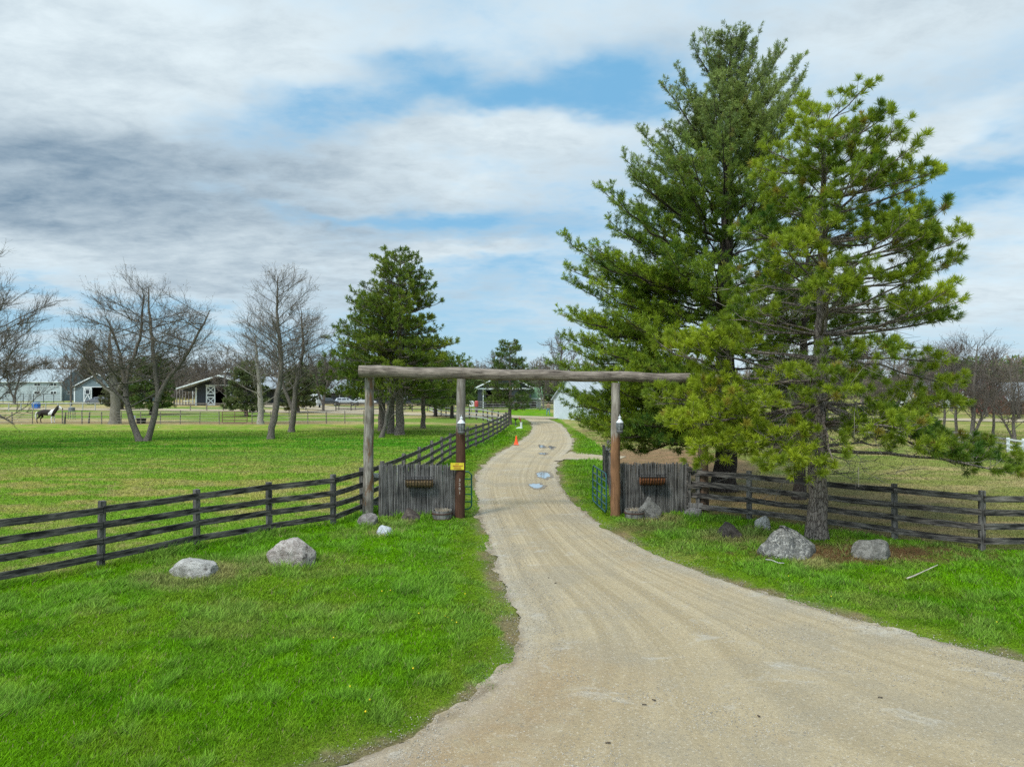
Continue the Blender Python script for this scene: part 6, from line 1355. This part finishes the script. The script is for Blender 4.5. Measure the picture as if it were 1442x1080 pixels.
# ---------------------------------------------------------------- yard things
def car(x, y, rz, col, label, kind='hatch'):
    G = thing('parked_car', (x, y, .06), label, 'car', 'vehicles parked in the farmyard', rz)
    paint = plain('car_paint', col, .25, .3, var=.05)
    prof_ = [(-2.2, .35), (-2.25, .75), (-2.05, .98), (-1.85, 1.02), (-1.0, 1.08), (-.3, 1.05), (1.1, .98), (1.75, .88), (2.2, .70), (2.25, .38), (1.9, .26), (-1.9, .26)]
    MB().prism(prof_, -.86, .86).build('body', paint, G, bevel=.05)
    cab = [(-2.0, 1.0), (-1.75, 1.42), (-1.2, 1.52), (.1, 1.52), (.55, 1.40), (1.2, .99)]; v = []
    m = MB(); n = len(cab)
    for s_ in (-1, 1):
        for u, z in cab: m.v.append((u, s_*(.80-.17*(z-1)/.5), z))
    m.f = [tuple(range(n)), tuple(range(n, 2*n))[::-1]]+[(i, i+n, (i+1) % n+n, (i+1) % n) for i in range(n)]; m.build('cabin', paint, G, bevel=.04)
    for s_ in (-1, 1):
        for a, b in ((-1.65, -.75), (-.65, .15), (.25, .85)):
            z1 = 1.40; w = MB(); f = lambda z: s_*(.805-.17*(z-1)/.5); top_b = b-(.25 if a > 0 else 0); top_a = a+(.12 if a < -1 else 0); w.add([(a, f(1.06), 1.06), (b, f(1.06), 1.06), (top_b, f(z1), z1), (top_a, f(z1), z1), (a, f(1.06)*.98, 1.06), (b, f(1.06)*.98, 1.06), (top_b, f(z1)*.98, z1), (top_a, f(z1)*.98, z1)], [(0, 1, 2, 3), (7, 6, 5, 4), (0, 4, 5, 1), (1, 5, 6, 2), (2, 6, 7, 3), (3, 7, 4, 0)]); w.build('side_window', M_PANE, G)
        for u in (-1.4, 1.4):
            a = MB(); k = 18; a.v = [(u+.33*math.cos(2*math.pi*i/k), s_*t, .33+.33*math.sin(2*math.pi*i/k)) for t in (.70, .89) for i in range(k)]; a.f = [tuple(range(k)), tuple(range(k, 2*k))[::-1]]+[(i, (i+1) % k, (i+1) % k+k, i+k) for i in range(k)]; wh = a.build('wheel', plain('tyre', (.02, .02, .02), .8), G, smooth=False)
            a = MB(); a.v = [(u+.2*math.cos(2*math.pi*i/k), s_*t, .33+.2*math.sin(2*math.pi*i/k)) for t in (.80, .90) for i in range(k)]; a.f = [tuple(range(k)), tuple(range(k, 2*k))[::-1]]+[(i, (i+1) % k, (i+1) % k+k, i+k) for i in range(k)]; a.build('rim', M_WIRE, wh)
        MB().box((2.2, s_*.6, .68), (.12, .32, .14)).build('headlight', M_TRIM, G); MB().box((-2.22, s_*.66, .82), (.1, .24, .2)).build('tail_light', plain('tail_lamp_red', (.35, .02, .02), .3), G)
    return G
car(xat(137, 150), 150, math.pi, (.16, .165, .19), 'dark grey parked car in front of the grey gabled barn')
car(xat(462, 139), 139, .15, (.05, .055, .06), 'dark car parked behind the low limbs of the pine cluster')
car(xat(487, 141), 141, .1, (.45, .47, .50), 'silver car parked next to the dark one by the low building')
car(xat(514, 143), 143, .1, (.60, .60, .60), 'white car parked behind the outer gate pole')
# white stock trailer seen from behind
x0 = xat(440, 124); G = Grp('stock_trailer', (x0, 124, 0), 'white stock trailer with a dark open rear by the pine cluster', 'trailer', 'vehicles parked in the farmyard')
G.add('body', MB().prism([(x0-.8, .45), (x0-.8, 2.0), (x0-.6, 2.35), (x0, 2.5), (x0+.6, 2.35), (x0+.8, 2.0), (x0+.8, .45)], 124, 127.5), M_WHITE)
G.add('rear_opening', MB().box((x0+.02, 123.97, .95), (1.1, .06, 1.1)), M_INSHADE); G.add('wheel', MB().box((x0-.82, 125.6, .35), (.2, .7, .7)), plain('trailer_tyre', (.02, .02, .02), .8), bevel=.15); G.add('wheel', MB().box((x0+.82, 125.6, .35), (.2, .7, .7)), plain('trailer_tyre', (.02, .02, .02), .8), bevel=.15)
x0 = xat(426, 122); G = Grp('notice_board', (x0, 122, 0), 'white board on a pole to the left of the stock trailer', 'sign'); G.add('board', MB().box((x0, 122, 1.55), (.65, .05, .85)), M_WHITE); G.add('post', MB().tube([(x0, 122.06, 0), (x0, 122.06, 1.9)], .05, 6), M_LMET)
# sign and barrel by the trimmed barn
x0 = xat(664, 100); G = Grp('arena_letter_sign', (x0, 100, 0), 'white board with one dark curved mark near the red barrel', 'sign'); G.add('board', MB().box((x0, 100, 1.45), (.62, .05, .80)), M_WHITE)
G.add('mark', MB().tube([(x0-.12, 99.95, 1.63), (x0+.10, 99.95, 1.66), (x0+.14, 99.95, 1.45), (x0+.02, 99.95, 1.32), (x0-.16, 99.95, 1.36)], .045, 6), M_BLACK); G.add('post', MB().tube([(x0, 100.06, 0), (x0, 100.06, 1.8)], .05, 6), M_LMET)
x0 = xat(671, 101); G = Grp('barrel', (x0, 101, .9), 'red barrel standing on a stump beside the white board', 'barrel'); G.add('drum', MB().lathe([(.24, 1.0), (.27, 1.05), (.27, 1.7), (.2, 1.78), (.05, 1.82)], (x0, 101, 0), 16), plain('faded_red_plastic', (.45, .08, .08), .5), smooth=True); G.add('stand', MB().lathe([(.2, 0), (.19, 1.0)], (x0, 101, 0), 10), M_GREYWOOD)
# troughs and tanks in the paddock
def lathe_thing(name, px, Y, prof_, mat, label, cat, extra=None):
    x0 = xat(px, Y); G = Grp(name, (x0, Y, 0), label, cat); G.add('tub', MB().lathe(prof_, (x0, Y, 0), 18), mat, smooth=True)
    if extra: extra(G, x0, Y)
    return G
lathe_thing('water_trough', 199, 74.6, [(.42, .02), (.46, .30), (.50, .52), (.45, .52), (.40, .3), (.1, .28)], plain('black_rubber', (.015, .015, .017), .6), 'black rubber water trough by the forked tree', 'trough', lambda G, x, y: G.add('rim', MB().lathe([(.50, .50), (.53, .52), (.53, .56), (.50, .57)], (x, y, 0), 18), M_BLACK, smooth=True))
lathe_thing('feed_tub', 188.6, 74.8, [(.13, .02), (.15, .6), (.14, .75), (.02, .78)], M_WHITE, 'narrow white drum next to the black trough', 'drum', lambda G, x, y: G.add('lid', MB().lathe([(.155, .74), (.155, .79), (.03, .81)], (x, y, 0), 14), M_TRIM))
lathe_thing('raised_tank', 101, 84, [(.35, .95), (.36, 1.35), (.30, 1.42), (.05, 1.45)], plain('dull_grey_tank', (.15, .16, .17), .6), 'grey tank raised on thin legs behind the horse', 'tank', lambda G, x, y: [G.add('leg', MB().tube([(x+dx, y+dy, 0), (x+dx, y+dy, .96)], .035, 5), M_LMET) for dx, dy in ((-.28, -.2), (.28, -.2), (-.28, .2), (.28, .2))])
x0 = xat(51, 122); G = Grp('feed_bin', (x0, 122, 0), 'bright blue feed bin in front of the long pale barn', 'bin'); G.add('box', MB().box((x0, 122, .45), (1.0, .8, .9), taper=1.08), plain('blue_plastic', (.015, .11, .38), .4), bevel=.04); G.add('lid', MB().prism([(x0-.55, .9), (x0+.55, .9), (x0+.35, 1.15), (x0-.35, 1.15)], 121.55, 122.45), plain('blue_plastic_lid', (.02, .13, .42), .4))
for k, (px, Y, label) in enumerate(((125, 74.5, 'dark leaning stump at the wire fence between the horse and the thick trunk'), (91, 73.0, 'short dark leaning post stub nearest the head of the horse'))):
    x0 = xat(px, Y); o = MB().tube([(0, 0, -.05), (.05, 0, .6), (.12, 0, 1.25)], [.10, .08, .05], 7).build('stump', M_FENCEP, smooth=True); o.location = (x0, Y, 0); tag(o, label, 'stump')

# ---------------------------------------------------------------- horse and person
def skin_body(name, V, E, Rd, mat, parent, levels=2):
    me = bpy.data.meshes.new(name); me.from_pydata(V, E, []); o = bpy.data.objects.new(name, me); COL.objects.link(o); o.modifiers.new('Skin', 'SKIN')
    if not me.skin_vertices: 
        return o
    for i, r in enumerate(Rd): me.skin_vertices[0].data[i].radius = (r, r) if not hasattr(r, '__len__') else r
    me.skin_vertices[0].data[0].use_root = True
    s_ = o.modifiers.new('Sub', 'SUBSURF'); s_.levels = levels; s_.render_levels = levels
    dg = bpy.context.evaluated_depsgraph_get(); m2 = bpy.data.meshes.new_from_object(o.evaluated_get(dg)); bpy.data.objects.remove(o)
    m2.name = name; m2.materials.clear(); m2.materials.append(mat)
    for p in m2.polygons: p.use_smooth = True
    return link(bpy.data.objects.new(name, m2), parent)
def horse():
    Y = 75.0; x0 = xat(67, Y); root = thing('horse', (x0, Y, .0), 'black and white pinto horse standing at the wire fence with its head up', 'horse', None, .12)
    V = [(-.05, 0, 1.12), (-.45, 0, 1.16), (-.80, 0, 1.20), (-.98, 0, 1.08), (.35, 0, 1.12), (.62, 0, 1.18), (.80, 0, 1.38), (.95, 0, 1.60), (1.08, 0, 1.76), (1.28, 0, 1.66), (1.48, 0, 1.50), (1.56, 0, 1.44)]
    E = [(0, 1), (1, 2), (2, 3), (0, 4), (4, 5), (5, 6), (6, 7), (7, 8), (8, 9), (9, 10), (10, 11)]
    Rd = [(.30, .34), (.31, .34), (.30, .30), (.14, .16), (.29, .33), (.22, .27), (.15, .22), (.12, .17), (.11, .13), (.09, .12), (.065, .08), (.055, .06)]
    def leg(root_i, pts, rs):
        k = root_i
        for p, r in zip(pts, rs): V.append(p); Rd.append(r); E.append((k, len(V)-1)); k = len(V)-1
    for s_ in (-1, 1):
        fx = .06*s_
        leg(4, [(.52, .14*s_, .88), (.55+fx, .16*s_, .58), (.53+fx, .16*s_, .45), (.54+fx, .16*s_, .14), (.60+fx, .16*s_, .04)], [.12, .07, .062, .04, .06])
        bx = .10*s_
        leg(2, [(-.70, .16*s_, .86), (-.62+bx, .17*s_, .68), (-.88+bx, .17*s_, .50), (-.86+bx, .17*s_, .16), (-.78+bx, .17*s_, .04)], [.17, .11, .065, .042, .062])
    for s_ in (-1, 1): leg(8, [(1.06, .06*s_, 1.90)], [.025])
    m, g, b, o = mat_new('pinto_coat'); tc = g.node('ShaderNodeTexCoord'); sp = g.node('ShaderNodeSeparateXYZ'); g.put(sp.inputs[0], tc.outputs['Object']); n = g.noise(tc.outputs['Object'], 3.0, 2, .5)
    X = g.m('ADD', sp.outputs[0], g.m('MULTIPLY', g.m('SUBTRACT', n, .5), .25)); X = g.m('SUBTRACT', X, g.m('MULTIPLY', g.m('SUBTRACT', sp.outputs[2], 1.2), .45)); Z = sp.outputs[2]
    band = g.m('MULTIPLY', g.ramp(X, .28, .31), g.ramp(X, .60, .57)); legs = g.m('MULTIPLY', g.ramp(sp.outputs[0], .30, .33), g.ramp(Z, .75, .72)); face = g.m('MULTIPLY', g.ramp(sp.outputs[0], 1.16, 1.20), g.ramp(sp.outputs[0], 1.48, 1.44))
    rump = g.ramp(sp.outputs[0], -.98, -1.02); w = g.m('MAXIMUM', g.m('MAXIMUM', band, legs), g.m('MAXIMUM', face, rump)); g.put(b.inputs['Base Color'], g.mix(w, (.022, .016, .014), (.72, .70, .67))); b.inputs['Roughness'].default_value = .75
    skin_body('body', V, E, Rd, m, root)
    MB().tube([(-1.02, 0, 1.22), (-1.14, 0, 1.05), (-1.18, 0, .75), (-1.14, 0, .42)], [.04, .08, .09, .03], 8).build('tail', plain('white_hair', (.6, .58, .54), .9), root, smooth=True)
    mm = MB()
    for i in range(9): t = i/8; mm.tube([(.72+.34*t, 0, 1.52+.36*t), (.66+.34*t, -.10, 1.34+.30*t)], [.05, .02], 5)
    mm.build('mane', plain('dark_hair', (.02, .016, .014), .9), root)
horse()
def person():
    Y = 93; x0 = xat(772, Y); root = thing('person', (x0, Y, .06), 'person in blue jeans and a tan jacket standing by the white shed', 'person', None, math.pi)
    V = [(0, 0, .95), (0, 0, 1.12), (0, 0, 1.32), (0, 0, 1.44), (0, -.01, 1.54), (0, -.01, 1.63), (0, 0, 1.72)]; E = [(i, i+1) for i in range(6)]; Rd = [(.15, .12), (.14, .11), (.17, .12), (.10, .08), (.055, .055), (.085, .10), (.07, .08)]
    def chain(k, pts, rs):
        for p, r in zip(pts, rs): V.append(p); Rd.append(r); E.append((k, len(V)-1)); k = len(V)-1
    for s_ in (-1, 1):
        chain(0, [(.10*s_, 0, .85), (.16*s_, -.03, .48), (.20*s_, .02, .10), (.21*s_, -.12, .04)], [.10, .07, .045, .04]); chain(2, [(.20*s_, 0, 1.36), (.27*s_, .02, 1.10), (.24*s_, -.10, .88), (.23*s_, -.14, .80)], [.07, .05, .036, .03])
    m, g, b, o = mat_new('clothes_and_skin'); tc = g.node('ShaderNodeTexCoord'); sp = g.node('ShaderNodeSeparateXYZ'); g.put(sp.inputs[0], tc.outputs['Object']); Z = sp.outputs[2]; ax = g.m('ABSOLUTE', sp.outputs[0])
    c = g.mix(g.ramp(Z, .94, .96), (.10, .24, .33), (.25, .17, .12)); c = g.mix(g.ramp(Z, 1.47, 1.48), c, (.48, .30, .22)); c = g.mix(g.ramp(Z, .07, .05), c, (.03, .02, .02)); c = g.mix(g.m('MULTIPLY', g.ramp(ax, .205, .21), g.m('MULTIPLY', g.ramp(Z, .86, .85), g.ramp(Z, .6, .62))), c, (.48, .30, .22)); g.put(b.inputs['Base Color'], c); b.inputs['Roughness'].default_value = .8
    skin_body('body', V, E, Rd, m, root)
    MB().lathe([(.10, 1.66), (.112, 1.70), (.10, 1.77), (.04, 1.82)], (0, .02, 0), 12).build('hair', plain('brown_hair', (.06, .035, .02), .8), root, smooth=True)
person()
